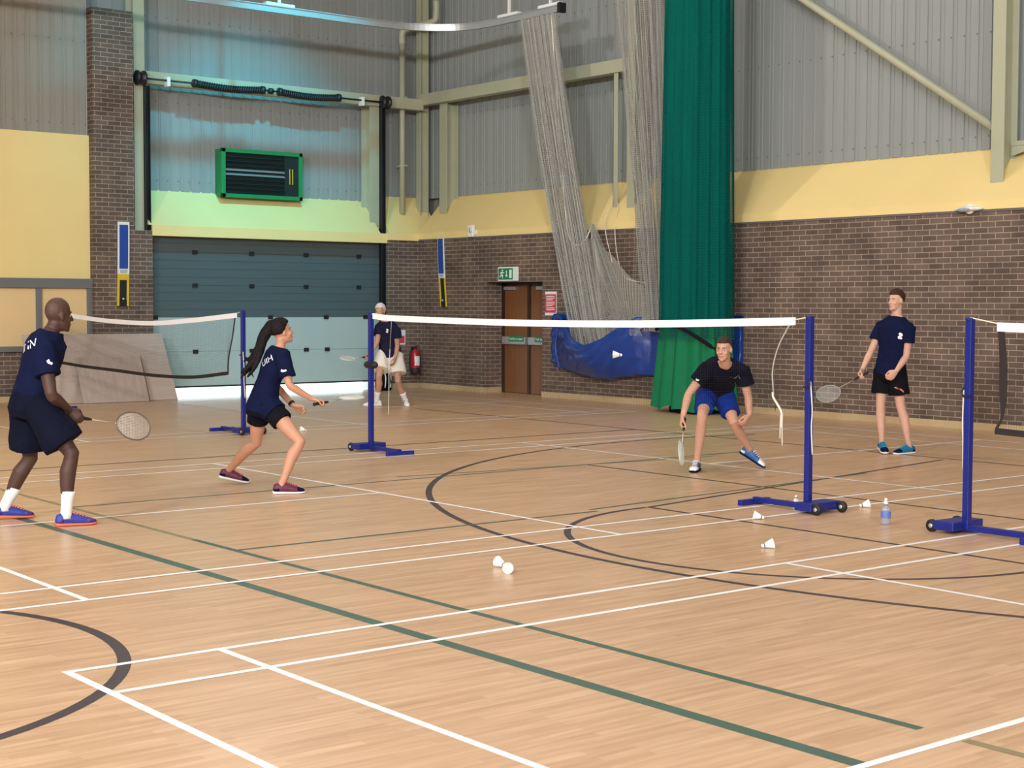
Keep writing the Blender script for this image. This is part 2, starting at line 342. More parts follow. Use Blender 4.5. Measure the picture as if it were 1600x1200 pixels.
cladding((-18.22, -22), (-18.22, 1.31), 4.4, 9.2, (1, 0)).build('side_cladding', [M['cladw'], M['greyf']], wl)
b = MB(); b.box((-18.0, 7.17, 0), (-17.98, 7.88, .1)); b.box((-18.16, -22, 0), (-18.14, 1.31, .1)); S(b.build('baseboard_left', M['skirt'], None, .004), 'pale skirting along the end wall', 'skirting')
b = MB(); b.box((-18.7, -22, .84), (-18.3, 1.31, 2.0)); b.build('window_back_board', M['pane'], wl)
# viewing window
wn = S(thing('window_1', None, None, (-18.16, -1.5, .84)), 'grey framed window with peach panes below yellow panel', 'window')
def wbox(lo, hi, nm, m):
    q = MB(); q.box((lo[0] + 18.16, lo[1] + 1.5, lo[2] - .84), (hi[0] + 18.16, hi[1] + 1.5, hi[2] - .84)); return q.build(nm, M[m], wn, .006)
wbox((-18.2, -6.0, 1.86), (-18.08, 1.34, 2.02), 'head_rail', 'greyf'); wbox((-18.2, -6.0, .82), (-18.1, 1.34, .91), 'sill_rail', 'greyf')
for y in (-2.26, -.92, .36, 1.24): wbox((-18.2, y, .9), (-18.1, y + (.09 if y < 1 else .1), 1.87), 'mullion', 'greyf')
for y in (-2.17, -.83, .45): wbox((-18.19, y, .9), (-18.15, y + .82 + (.43 if y < 0 else -.03), 1.87), 'window_pane', 'pane')

# exit double door in its recess
d1 = S(thing('door_1', None, None, (-15.07, 8.28, 0)), 'brown double exit door with grey push bars under green sign', 'door')
def dbox(lo, hi, nm, m, par=None, bev=.003):
    q = MB(); q.box(lo, hi); return q.build(nm, M[m], par or d1, bev)
dbox((-.80, -.02, 0), (-.73, .1, 2.03), 'door_frame', 'dwood'); dbox((.73, -.02, 0), (.80, .1, 2.03), 'door_frame', 'dwood'); dbox((-.80, -.02, 1.97), (.80, .1, 2.03), 'door_frame', 'dwood'); dbox((-.045, -.03, 0), (.02, .06, 1.97), 'meeting_stile', 'dwood')
txts = []
for x0, x1 in ((-.73, -.045), (.02, .73)):
    lf = dbox((x0, 0, .01), (x1, .05, 1.97), 'door_leaf', 'wood')
    pb = dbox((x0 + .01, -.085, .89), (x1 - .01, 0, 1.03), 'push_bar', 'alu', lf, .012)
    ps = dbox((x0 + .22, -.092, .945), (x1 - .03, -.084, 1.045), 'push_sign', 'sgreen', lf, 0); txts.append((x0 + .22, x1 - .03, ps))
    dbox((x0 + (.02 if x0 < -.1 else .2), -.05, 1.88), (x0 + (.32 if x0 < -.1 else .5), 0, 1.94), 'door_closer', 'alu', lf)
b = MB(); b.box((-15.87, 8.36, 0), (-14.27, 8.55, 2.02)); b.build('recess_back', M['dwood'], wr)

# sectional loading door, lower panels pale, standing slightly open
d2 = S(thing('door_2', None, None, (-18.2, 4.75, 0)), 'sectional loading door, slate upper panels, pale lower ones, open a hand above floor', 'door')
zs = [.165, .77, 1.37, 1.93, 2.51, 3.05]
for i in range(5):
    q = MB(); q.box((-.045, -2.38, zs[i] + .002), (0, 2.40, zs[i + 1] - .002)); q.box((-.043, -2.38, zs[i + 1] - .004), (-.01, 2.40, min(zs[i + 1] + .02, 3.05)))
    if i >= 2:
        for k in range(1, 4): q.box((-.002, -2.36, zs[i] + k * .145), (.006, 2.38, zs[i] + k * .145 + .012))
    pn = q.build('door_panel', M['dpale' if i < 2 else 'dslate'], d2, .006)
    tag(pn, ('pale lower panel' if i < 2 else 'slate upper panel'))
    if i:
        for y in (-1.5, -.38, .75, 1.2 if i == 1 else 1.9, 2.1)[:4] if i != 2 else (-2.26, .0, 1.18, 2.05):
            h = MB(); h.box((0, y - .05, zs[i] - .035), (.02, y + .05, zs[i] + .035)); h.build('hinge', M['rubber'], pn, .004)
b = MB(); b.box((-.05, -2.38, .14), (.004, 2.40, .168)); b.build('bottom_seal', M['rubber'], d2)

# ---------------------------------------------------------------- steelwork
def hcol(name, label, c, z0, z1, w=.19, dep=.22, face='y', wt=.018):
    x, y = c; t = thing(name, label, 'column', (x, y, z0)); h = z1 - z0
    def bx(lo, hi, nm):
        if face == 'x': lo, hi = (-hi[1], lo[0], lo[2]), (-lo[1], hi[0], hi[2])
        q = MB(); q.box(lo, hi); q.build(nm, M['steel'], t, .003)
    bx((-w / 2, 0, 0), (w / 2, wt, h), 'front_flange'); bx((-.008, wt, 0), (.008, dep - wt, h), 'web'); bx((-w / 2, dep - wt, 0), (w / 2, dep, h), 'rear_flange')
    return t
hcol('steel_column', 'cream steel column at right, meeting the diagonal pipe brace', (-5.32, 8.08), 3.2, 9.2, .19, .3)
hcol('steel_column', 'cream steel column behind the grey nets, left of green curtain', (-12.24, 8.08), 3.16, 9.2, .18, .3)
hcol('steel_column', 'short cream steel column under the beam near the hall corner', (-17.62, 8.2), 3.3, 5.45, .24, .28)
hcol('steel_column', 'cream steel column in the hall corner beside the downpipe', (-18.36, 8.14), 3.3, 9.2, .14, .2)
hcol('steel_column', 'cream steel column on the brick ledge left of loading door', (-18.12, 2.2), 2.85, 9.2, .2, .3, 'x')
hcol('steel_column', 'cream steel column right of the loading door, behind black track', (-18.2, 7.02), 3.1, 5.36, .22, .3, 'x')
b = MB(); b.box((-12.69, 8.1, 3.2), (-12.58, 8.115, 5.46)); b.box((-12.69, 8.1, 3.2), (-12.675, 8.2, 5.46))
tag(b.build('steel_angle', M['steel'], None, .004), 'slim cream steel post just left of the column behind grey nets', 'column')
b = MB(); b.box((-18.28, 8.07, 5.45), (-12.34, 8.25, 5.665)); tag(b.build('steel_beam', M['steel'], None, .006), 'horizontal cream beam along long wall from corner to grey nets', 'beam')
b = MB(); b.box((-18.3, 2.1, 5.35), (-18.12, 8.1, 5.56)); tag(b.build('steel_beam', M['steel'], None, .006), 'horizontal cream beam above the loading door springs', 'beam')
b = MB(); b.tube([(-5.44, 8.22, 3.92), (-12.15, 8.22, 8.32)], .055, 16); tag(b.build('brace_pipe', M['steel']), 'round cream diagonal brace rising leftwards from right column', 'brace')
b = MB(); b.box((-5.22, 8.24, 3.68), (-4.2, 8.30, 3.74)); b.prism([(-5.22, 8.25, 3.55), (-4.75, 8.25, 3.68), (-5.22, 8.25, 3.68)], (0, .02, 0)); tag(b.build('rail_bracket', M['steel'], None, .003), 'cream steel rail stub right of the right column', 'bracket')
dp = thing('downpipe', 'cream drain pipe with elbows running down hall corner', 'pipe', (-18.3, 7.72, 3.3))
b = MB(); b.tube([(0, 0, 0.05), (0, 0, 3.35)], .055, 16); b.build('pipe', M['steel'], dp)
b = MB(); b.tube(spline([(0, 0, 3.3), (.0, .0, 3.5), (.08, .06, 3.6), (.5, .36, 3.7), (.56, .4, 3.85), (.56, .4, 4.1)], 6), .064, 16); b.tube([(.56, .4, 4.05), (.56, .4, 5.9)], .055, 16); b.build('elbow', M['steel'], dp)
for z in (.95, 2.25):
    b = MB(); b.tube([(0, 0, z), (0, 0, z + .05)], .066, 16); b.box((-.2, -.012, z + .01), (.16, .012, z + .04)); b.build('clamp', M['steel'], dp)

# door counterbalance: shaft, springs, drums, tracks
cb = thing('door_counterbalance', 'black torsion springs and drums on shaft above loading door', 'door spring', (-18.05, 4.7, 5.42))
b = MB(); b.tube([(0, -2.55, 0), (0, 2.5, 0)], .016, 10); b.build('shaft', M['black'], cb)
for y in (-2.52, 2.45):
    b = MB(); b.lathe([(.05, -.09), (.125, -.07), (.125, -.04), (.10, -.03), (.10, .04), (.125, .05), (.125, .08), (.05, .09)], (0, y, 0), (0, 1, 0)); b.build('cable_drum', M['black'], cb)
for y0, y1 in ((-1.5, -.17), (.18, 1.42)):
    b = MB(); n = 260; r = .052
    b.tube([(r * math.cos(i * 2 * PI / 9), y0 + (y1 - y0) * i / n, r * math.sin(i * 2 * PI / 9) - .035 * math.sin(PI * i / n)) for i in range(n + 1)], .017, 6)
    b.tube([(0, y0 + (y1 - y0) * i / 12, -.035 * math.sin(PI * i / 12)) for i in range(13)], .046, 12)
    b.lathe([(.03, -.03), (.072, -.03), (.072, .03), (.03, .03)], (0, y0, 0), (0, 1, 0)); b.lathe([(.03, -.03), (.072, -.03), (.072, .03), (.03, .03)], (0, y1, 0), (0, 1, 0))
    b.build('torsion_spring', M['black'], cb)
b = MB(); b.lathe([(.02, -.05), (.05, -.04), (.05, .04), (.02, .05)], (0, .0, 0), (0, 1, 0)); b.build('coupling', M['black'], cb)
for y in (-2.0, 1.95):
    b = MB(); b.box((-.09, y - .03, -.1), (.03, y + .03, .06)); b.build('bearing_bracket', M['white'], cb, .004)
for y, z1, lab in ((2.31, 5.3, 'dark vertical door track on the left side of loading door'), (7.11, 5.4, 'dark vertical door track on the right side of loading door')):
    t = thing('door_track', lab, 'door track', (-18.08, y, 0))
    s0 = .0 if y > 3 else 2.86
    b = MB(); b.box((-.03, -.045, s0), (.0, .045, z1)); b.box((-.03, -.045, s0), (.05, -.03, z1)); b.box((-.03, .03, s0), (.05, .045, z1)); b.build('rail', M['black'], t)
    b = MB(); b.tube([(.03, 0, max(s0, .2)), (.03, .0, z1)], .006, 6); b.build('lift_cable', M['rubber'], t)

# green framed louvred heater high over the door
lv = thing('wall_louvre', 'green framed dark slatted box on cladding above loading door', 'louvre', (-18.36, 4.69, 3.94))
for lo, hi in (((-.02, -.83, .37), (.03, .83, .44)), ((-.02, -.83, -.43), (.03, .83, -.36)), ((-.02, -.83, -.43), (.03, -.75, .44)), ((-.02, .76, -.43), (.03, .83, .44))):
    b = MB(); b.box(lo, hi); b.build('frame', M['boxgreen'], lv, .006)
b = MB(); b.box((-.24, -.82, -.42), (-.05, .82, .43)); b.build('casing', M['boxgreen'], lv, .006)
b = MB(); b.box((-.06, -.76, -.37), (-.048, .77, .38)); b.build('back_plate', M['dark'], lv)
for i in range(9):
    b = MB(); z = -.32 + i * .08; b.prism([(-.05, -.75, z), (.01, -.75, z - .03), (.012, -.75, z - .022), (-.045, -.75, z + .012)], (0, 1.22, 0)); b.build('slat', M['alu' if i in (4, 5) else 'dark'], lv)
b = MB(); b.box((-.05, .47, -.36), (-.01, .76, .37)); cpn = b.build('control_panel', M['dark'], lv)
for y in (.57, .63):
    b = MB(); b.box((-.01, y, -.14), (-.004, y + .015, .14)); b.build('indicator', M['byel'], cpn)

# ---------------------------------------------------------------- boards, signs and fittings on the walls
def board(loc, rz, label, sc, lean, top=False):
    t = thing('scale_board', label, 'board', loc, rz); W, H = .105, 1.41
    def xo(z): return lean * math.sin((z / H) * PI * .5)
    def strip(x0, x1, z0, z1, y, nm, m):
        q = MB(); n = 14; vs = []
        for i in range(n + 1):
            z = z0 + (z1 - z0) * i / n
            vs += [(x0 + xo(z), -y - .012, z), (x1 + xo(z), -y - .012, z), (x1 + xo(z), -y, z), (x0 + xo(z), -y, z)]
        q.rings([vs[i * 4:i * 4 + 4] for i in range(n + 1)], True, False, 0, False); return q.build(nm, M[m], t)
    s0 = H * .38
    strip(-W * sc, W * sc, s0, H, .012, 'white_border', 'white'); strip(-W * sc * .72, W * sc * .70, s0 + .09, H - (.13 if top else .05), .026, 'blue_scale', 'bblue')
    lb = strip(-W * sc * .6, W * sc * .6, s0 + .02, s0 + .07, .026, 'maker_label', 'dpale')
    strip(-W * sc, -W * sc * .62, 0, s0, .012, 'frame_side', 'byel'); strip(W * sc * .62, W * sc, 0, s0, .012, 'frame_side', 'byel')
    if not top: strip(-W * sc, W * sc, s0 - .1, s0, .013, 'frame_head', 'byel')
    strip(-W * sc * .62, W * sc * .62, .0, s0 - (0 if top else .1), .004, 'slot_back', 'dark'); strip(-W * sc * .62, W * sc * .62, 0, .1, .02, 'slot_base', 'rubber')
    q = MB(); q.ell((xo(.12), -.035, .12), (.016, 0, 0), (0, .012, 0), (0, 0, .016)); q.build('knob', M['white'], t)
    return t
board((-17.995, 1.80, 1.57), PI / 2, 'narrow blue and yellow scale board on the tall brick pier', 1.0, .025)
board((-17.15, 7.895, 1.57), 0, 'narrow blue and yellow scale board on long wall near corner', .98, -.10, True)

es = thing('exit_sign', 'green running man exit sign above brown double door', 'sign', (-15.2, 7.9, 2.16))
b = MB(); b.box((-.28, -.04, -.125), (.28, 0, .125)); b.build('sign_box', M['white'], es, .008)
b = MB(); b.box((-.255, -.045, -.1), (.15, -.039, .1)); face = b.build('sign_face', M['sgreen'], es)
b = MB()
def stroke(p, r=.011):
    b.tube([(x, -.049, z) for x, z in p], r, 6)
b.ell((-.135, -.049, .065), (.017, 0, 0), (0, .006, 0), (0, 0, .017)); stroke([(-.14, .04), (-.16, -.01)], .015); stroke([(-.16, -.01), (-.125, -.03), (-.14, -.075)]); stroke([(-.16, -.01), (-.185, -.045), (-.225, -.05)]); stroke([(-.14, .035), (-.105, .015), (-.09, .03)], .008); stroke([(-.145, .035), (-.19, .025), (-.2, -.0)], .008)
b.build('running_figure', M['white'], face); b = MB(); stroke([(-.02, .06), (-.02, -.05)], .008); stroke([(-.045, -.025), (-.02, -.055), (.005, -.025)], .008)
b.build('down_arrow', M['white'], face)
b = MB(); b.box((.06, -.05, -.075), (.125, -.044, .075)); b.build('door_symbol', M['white'], face)

def text_mesh(body, size):
    cu = bpy.data.curves.new('text', 'FONT'); cu.body = body; cu.size = size; cu.align_x = 'CENTER'; cu.align_y = 'CENTER'; cu.resolution_u = 3; cu.extrude = .0012
    o = bpy.data.objects.new('text', cu); C.objects.link(o); bpy.context.view_layer.update()
    me = bpy.data.meshes.new_from_object(o.evaluated_get(bpy.context.evaluated_depsgraph_get())); bpy.data.objects.remove(o); return me
for x0, x1, ps in txts:
    me = text_mesh('Push bar to open', .05); me.materials.append(M['white']); o = bpy.data.objects.new('sign_lettering', me); C.objects.link(o); o.parent = ps.parent
    o.rotation_euler = (PI / 2, 0, 0); o.location = ((x0 + x1) / 2, -.094, .994)
    w = max(v.co.x for v in me.vertices) * 2; k = (x1 - x0) * .86 / w; o.scale = (k, k * 1.15, 1)

fn = thing('fire_notice', 'red fire notice in white frame on brick right of door', 'notice', (-14.03, 7.9, 1.64))
b = MB(); b.box((-.15, -.014, -.21), (.15, 0, .2)); b.build('backing', M['white'], fn, .002)
b = MB(); b.box((-.145, -.018, -.165), (.145, -.013, .155)); pr = b.build('red_print', M['pink'], fn)
b = MB(); [b.box((-.11, -.021, z), (.11 - .05 * (i % 3 == 2), -.017, z + .012)) for i, z in enumerate((.11, .08, .05, .01, -.02, -.05, -.09, -.12))]; b.build('text_lines', M['tape'], pr)

fe = thing('fire_extinguisher', 'red fire extinguisher with black hose on brick near corner', 'fire extinguisher', (-17.88, 7.73, .3))
b = MB(); b.lathe([(.05, 0), (.085, .015), (.09, .05), (.09, .36), (.075, .41), (.03, .44), (.03, .47)], (0, 0, 0)); b.build('cylinder', M['red'], fe)
b = MB(); b.lathe([(.093, 0), (.095, .02), (.095, .08), (.091, .1)], (0, 0, -.01)); b.build('base_boot', M['rubber'], fe)
b = MB(); b.box((-.03, -.02, .46), (.03, .02, .5)); b.obox((.05, 0, .52), (.06, 0, .012), (0, .012, 0), (0, 0, .006)); b.obox((.05, 0, .48), (.05, 0, -.008), (0, .012, 0), (0, 0, .006)); b.build('valve', M['rubber'], fe, .003)
b = MB(); b.tube(spline([(.0, -.03, .47), (.03, -.12, .42), (.03, -.15, .2), (.03, -.12, .02), (.02, -.1, -.02)], 8), .014, 8); b.build('hose', M['rubber'], fe)
b = MB(); b.sheet(lambda u, v: (.0915 * math.cos(-.7 + u * 1.4), .0915 * math.sin(-.7 + u * 1.4), .14 + v * .18), 8, 1); b.build('label_panel', M['white'], fe)
b = MB(); b.box((-.12, -.02, .0), (-.085, .02, .5)); b.build('wall_bracket', M['rubber'], fe)
hs = thing('hazard_notice', 'small pale notice above the fire extinguisher', 'notice', (-18.0, 7.5, .98))
b = MB(); b.box((0, -.08, -.14), (.008, .08, .14)); b.build('backing', M['white'], hs); b = MB(); b.box((.008, -.06, -.11), (.011, .06, .03)); b.build('print', M['pink'], hs)

sn = thing('wall_sensor', 'small white sensor box on yellow band, left of exit sign', 'sensor', (-16.22, 7.87, 2.95))
b = MB(); b.box((-.09, -.07, -.1), (.06, 0, .12)); b.build('housing', M['white'], sn, .012); b = MB(); b.ell((-.0, -.075, .02), (.035, 0, 0), (0, .025, 0), (0, 0, .05)); b.build('lens', M['alu'], sn); b = MB(); b.box((.06, -.05, -.06), (.1, 0, .02)); b.build('arm', M['white'], sn)
bl = thing('bulkhead_light', 'oval white bulkhead light at top of brick, far right', 'light', (-5.56, 7.885, 2.87))
b = MB(); b.lathe([(.02, 0), (.06, .0), (.07, -.03), (.06, -.06)], (0, 0, 0), (0, 1, 0)); b.ell((0, -.05, .0), (.22, 0, 0), (0, .07, 0), (0, 0, .035), 20); b.build('housing', M['white'], bl); b = MB(); b.ell((-.04, -.1, -.012), (.11, 0, 0), (0, .035, 0), (0, 0, .028)); b.build('lens', M['glass'], bl)

# plywood sheets leaning on the pier
def lean_board(name, label, y0, y1, foot, top, h, m):
    t = thing(name, label, 'board', (foot, (y0 + y1) / 2, 0)); w = (y1 - y0) / 2; a = math.asin((foot - top) / h)
    b = MB(); b.obox((-math.sin(a) * h / 2, 0, math.cos(a) * h / 2 + .004), (0, w, 0), (-math.sin(a) * h / 2, 0, math.cos(a) * h / 2), (math.cos(a) * .009, 0, math.sin(a) * .009)); b.build('sheet', M[m], t, .002)
    return t
big = lean_board('plywood_sheet', 'large bare plywood sheet leaning on the brick pier', .02, 2.46, -17.30, -17.90, 1.25, 'ply')
sm_ = lean_board('plywood_sheet', 'smaller worn plywood sheet leaning on the large sheet', .74, 1.88, -17.16, -17.50, .80, 'ply2')
b = MB(); b.obox((-.17, .575, .368), (.0, .006, 0), (-.17, 0, .36), (.011, 0, .005)); b.build('edge', M['plyedge'], sm_)
bag = thing('sports_bag', 'dark upright bag on the floor behind the older player', 'bag', (-17.55, 6.78, 0))
b = MB(); b.rings([[(.13 * s * math.cos(2 * PI * j / 18), .17 * s * math.sin(2 * PI * j / 18), z) for j in range(18)] for s, z in ((.8, 0), (1, .03), (1, .2), (.95, .33), (.7, .41), (.3, .43))]); b.build('body', M['black_cloth'], bag)
b = MB(); b.tube(spline([(.1, -.06, .38), (.16, -.06, .25), (.14, -.06, .06)], 6), .012, 6); b.tube(spline([(.1, .06, .38), (.16, .06, .25), (.14, .06, .06)], 6), .012, 6); b.build('strap', M['print'], bag)
b = MB(); b.tube(spline([(0, -.05, .42), (0, 0, .48), (0, .05, .42)], 6), .01, 6); b.build('handle', M['rubber'], bag)

# ---------------------------------------------------------------- curtain track, hanging nets, divider curtain
tr = thing('curtain_track', 'curved aluminium net track hanging near ceiling in the corner', 'track', (-16.28, 6.6, 6.5))
path = spline([(0, -9, 0), (0, -4.5, 0), (0, -2.2, 0), (0, -.9, 0), (.12, -.1, 0), (.55, .5, 0), (1.2, .72, 0), (2.2, .75, 0), (3.1, .75, 0)], 8)
def rail(hw, z0, z1):
    rs = []
    for i, p in enumerate(path):
        d = (path[min(i + 1, len(path) - 1)] - path[max(i - 1, 0)]).normalized(); n = V((-d.y, d.x, 0)) * hw
        rs.append([p - n + V((0, 0, z0)), p + n + V((0, 0, z0)), p + n + V((0, 0, z1)), p - n + V((0, 0, z1))])
    return MB().rings(rs, True, False, 0, False)
rail(.035, -.06, .05).build('rail', M['alu'], tr); rail(.05, .04, .055).build('top_flange', M['alu'], tr)
b = MB(); b.box((3.1, .68, -.08), (3.17, .82, .08)); b.build('end_stop', M['rubber'], tr)
for x, y, dx, dy in ((0, -2.75, .0, .22), (1.75, .75, .22, 0), (2.85, .75, .22, 0)):
    b = MB(); b.box((x - dx - .05, y - dy - .05, .055), (x + dx + .05, y + dy + .05, .10)); b.box((x - .02, y - .02, .1), (x + .02, y + .02, 2.7)); b.build('hanger', M['white'], tr)

def hang_net(name, mb, mat, parent, thick):
    o = mb.build(name, M[mat], parent); q = o.modifiers.new('cords', 'WIREFRAME'); q.thickness = thick; q.use_replace = True; q.use_even_offset = False
    return o
def gathered(top, bot, depth, pleats, seed, sag=0.0):
    (tx0, tx1, ty, tz), (bx0, bx1, by, bz) = top, bot
    def fn(u, v):
        w = v ** 1.0; x = (tx0 + (tx1 - tx0) * u) * (1 - w) + (bx0 + (bx1 - bx0) * u) * w
        y = ty * (1 - w) + by * w; z = tz * (1 - v) + bz * v
        ph = u * pleats * 2 * PI + .6 * math.sin(v * 5 + seed) + .8 * noise.noise(V((u * 3 + seed, v * 2.5, seed)))
        return (x + .045 * math.sin(ph * .5 + seed) * (.5 + v) + sag * math.sin(PI * v), y + depth * math.sin(ph) * (.6 + .5 * v), z + .02 * noise.noise(V((u * 9, v * 3, seed))))
    return fn
n1 = thing('hanging_net', 'bunched grey net hanging from track end down into blue tarpaulin', 'net', (-13.4, 7.35, 1.0))
def off(fn, o): return lambda u, v: tuple(V(fn(u, v)) - V(o))
o1 = (-13.4, 7.35, 1.0)
for k in range(3):
    hang_net('netting', MB().sheet(off(gathered((-14.22 + k * .02, -13.28, 7.32, 6.44), (-13.12, -12.3, 7.70, .72), .06, 7, 1.7 * k, -.08), o1), 76, 170), 'net', n1, .007)
b = MB(); b.tube(spline([tuple(V(p) - V(o1)) for p in ((-13.35, 7.3, 6.4), (-13.3, 7.45, 4.5), (-13.2, 7.5, 3.2), (-13.16, 7.55, 2.75), (-12.96, 7.55, 2.6), (-12.75, 7.55, 2.68), (-12.6, 7.55, 2.9))], 10), .012, 6); b.build('edge_rope', M['cord'], n1)
o2 = (-11.3, 7.6, 1.0)
n2 = thing('hanging_net', 'grey net draped beside the green curtain from above the frame', 'net', o2)
for k in range(2):
    hang_net('netting', MB().sheet(off(gathered((-12.2, -11.0, 7.5, 7.6), (-11.25, -10.70, 7.55, 1.2), .06, 6, 2.3 * k + .4, .0), o2), 56, 190), 'net', n2, .006)
hang_net('backing_net', MB().sheet(off(gathered((-11.55, -10.4, 7.7, 7.6), (-11.75, -10.5, 7.72, 1.2), .03, 5, 5.1), o2), 40, 200), 'netlow', n2, .006)
o3 = (-12.0, 7.7, 1.0)
n3 = thing('draped_net', 'thin net sagging across the brick between two hanging nets', 'net', o3)
tp = spline([(-13.25, 7.6, 3.0), (-13.16, 7.6, 2.73), (-12.96, 7.6, 2.6), (-12.75, 7.6, 2.68), (-12.6, 7.58, 2.9), (-12.5, 7.6, 2.62), (-12.2, 7.62, 2.4), (-11.71, 7.65, 2.05), (-11.2, 7.66, 1.75), (-10.9, 7.66, 1.6)], 8)
def drape(u, v):
    i = u * (len(tp) - 1); a = int(min(i, len(tp) - 2)); p = tp[a].lerp(tp[a + 1], i - a); q = V((-12.95 + u * 1.55, 7.68, .95 + .55 * abs(u - .35) ** 1.2))
    r = p.lerp(q, v); r.y += .05 * math.sin(u * 22 + v * 3) * (1 - v * .5); return tuple(r - V(o3))
hang_net('netting', MB().sheet(drape, 70, 54), 'netlow', n3, .013)
def swag(u, v):
    p = V((-12.62 + .05 * u, 7.56, 2.93)).lerp(V((-12.30 + .85 * u, 7.62, 1.12)), v); p.x += .18 * math.sin(PI * v) * (-.4 + .2 * u); p.y += .04 * math.sin(u * 20 + v * 2)
    return tuple(p - V(o3))
hang_net('gathered_netting', MB().sheet(swag, 46, 90), 'net', n3, .005)
for pts in ([(-12.62, 8.05, 3.4), (-12.55, 7.8, 2.95), (-12.2, 7.65, 2.3)], [(-12.5, 8.05, 3.3), (-12.3, 7.8, 2.75), (-11.9, 7.62, 2.1), (-11.3, 7.6, 1.95)]):
    b = MB(); b.tube([tuple(p - V(o3)) for p in spline(pts, 10)], .007, 5); b.build('loose_cord', M['cord'], n3)

bt = thing('blue_tarpaulin', 'blue vinyl tarpaulin sling on the brick wall holding net', 'tarpaulin', (-12.6, 7.85, .4))
def zt(x):
    if x < -13.3: return 1.43
    if x < -12.55: t = (x + 13.3) / .75; return 1.43 - .47 * math.sin(t * PI / 2) ** 1.2
    if x < -11.6: t = (x + 12.55) / .95; return .96 + .46 * (1 - math.cos(t * PI / 2)) ** .8
    return 1.42
def zb(x):
    if x < -13.4: return .62 - (x + 13.9) * .25
    if x < -12.3: return .49 - .10 * math.sin((x + 13.4) / 1.1 * PI / 2)
    return .39 + .09 * min(1, (x + 12.3) / .6)
def sling(u, v):
    x = -13.9 + u * 4.38; bulge = .46 * max(0, math.sin(min(max((x + 13.75) / 2.3, 0), 1) * PI)) ** .7
    fold = .035 * math.sin((x * .8 + v * 1.2) * 9) * (1 if x < -11.6 else .15) + .03 * noise.noise(V((x * 4, v * 3, 2)))
    return (x + 12.6, -.02 - bulge * (math.sin(PI * (.42 + .53 * v)) ** .8) - abs(fold), zt(x) + (zb(x) - zt(x)) * v - .4)
MB().sheet(sling, 110, 24).build('front_sheet', M['tarp'], bt, 0, .006)
b = MB(); b.box((-1.3, -.012, .16), (3.08, .03, 1.06)); b.build('back_sheet', M['tarp'], bt)
for pts in ([(-13.42, 7.55, 1.3), (-13.46, 7.52, .9), (-13.36, 7.53, .52)], [(-13.3, 7.55, 1.2), (-13.05, 7.52, .8), (-12.9, 7.52, .62)]):
    b = MB(); b.tube([tuple(p - V((-12.6, 7.85, .4))) for p in spline(pts, 6)], .02, 6); b.build('fold_ridge', M['tarp'], bt)

cx, cy = -9.98, 7.32
dc = thing('divider_curtain', 'tall gathered green divider curtain, netting above solid skirt', 'curtain', (cx, cy, 0))
def cur(z0, z1, ax, ay, amp, n, seed, jag=0.0):
    def fn(u, v):
        a = 2 * PI * u; z = z0 + (z1 - z0) * v
        k = 1 + amp * math.sin(n * a + seed + .5 * noise.noise(V((math.cos(a) * 2, math.sin(a) * 2, z * .35 + seed)))) * (.7 + .5 * noise.noise(V((a * 2, 3, seed))))
        zz = z + (jag * noise.noise(V((math.cos(a) * 3, math.sin(a) * 3, seed))) if v in (0, 1) else 0)
        q = ax(v) * k, ay(v) * k
        return (q[0] * math.cos(a), q[1] * math.sin(a), zz)
    return fn
MB().sheet(cur(1.15, 9.15, lambda v: .58 - .06 * v, lambda v: .36 - .08 * v, .10, 17, 1.0), 340, 40, 0, True, True).build('netting', M['teal'], dc)
hang_net('loose_netting', MB().sheet(cur(1.1, 9.15, lambda v: .66 - .08 * v, lambda v: .43 - .1 * v, .05, 7, 4.0), 150, 190, 0, True, True), 'teal', dc, .006)
MB().sheet(cur(.07, 1.34, lambda v: .71 - .13 * v, lambda v: .47 - .12 * v, .12, 13, 2.0, .10), 300, 14, 0, True, True).build('skirt', M['green'], dc)
b = MB(); b.tube(spline([(-.60, -.22, 1.24), (-.3, -.41, 1.33), (.1, -.45, 1.29), (.42, -.33, 1.12), (.62, -.12, .92)], 8), .03, 8); b.build('tie_band', M['black_cloth'], dc)
MB().sheet(cur(.0, .16, lambda v: .42, lambda v: .30, .1, 9, 3.0), 120, 2, 0, True, True).build('dark_base', M['black_cloth'], dc)  # short black pleated ring under the skirt, down to the floor

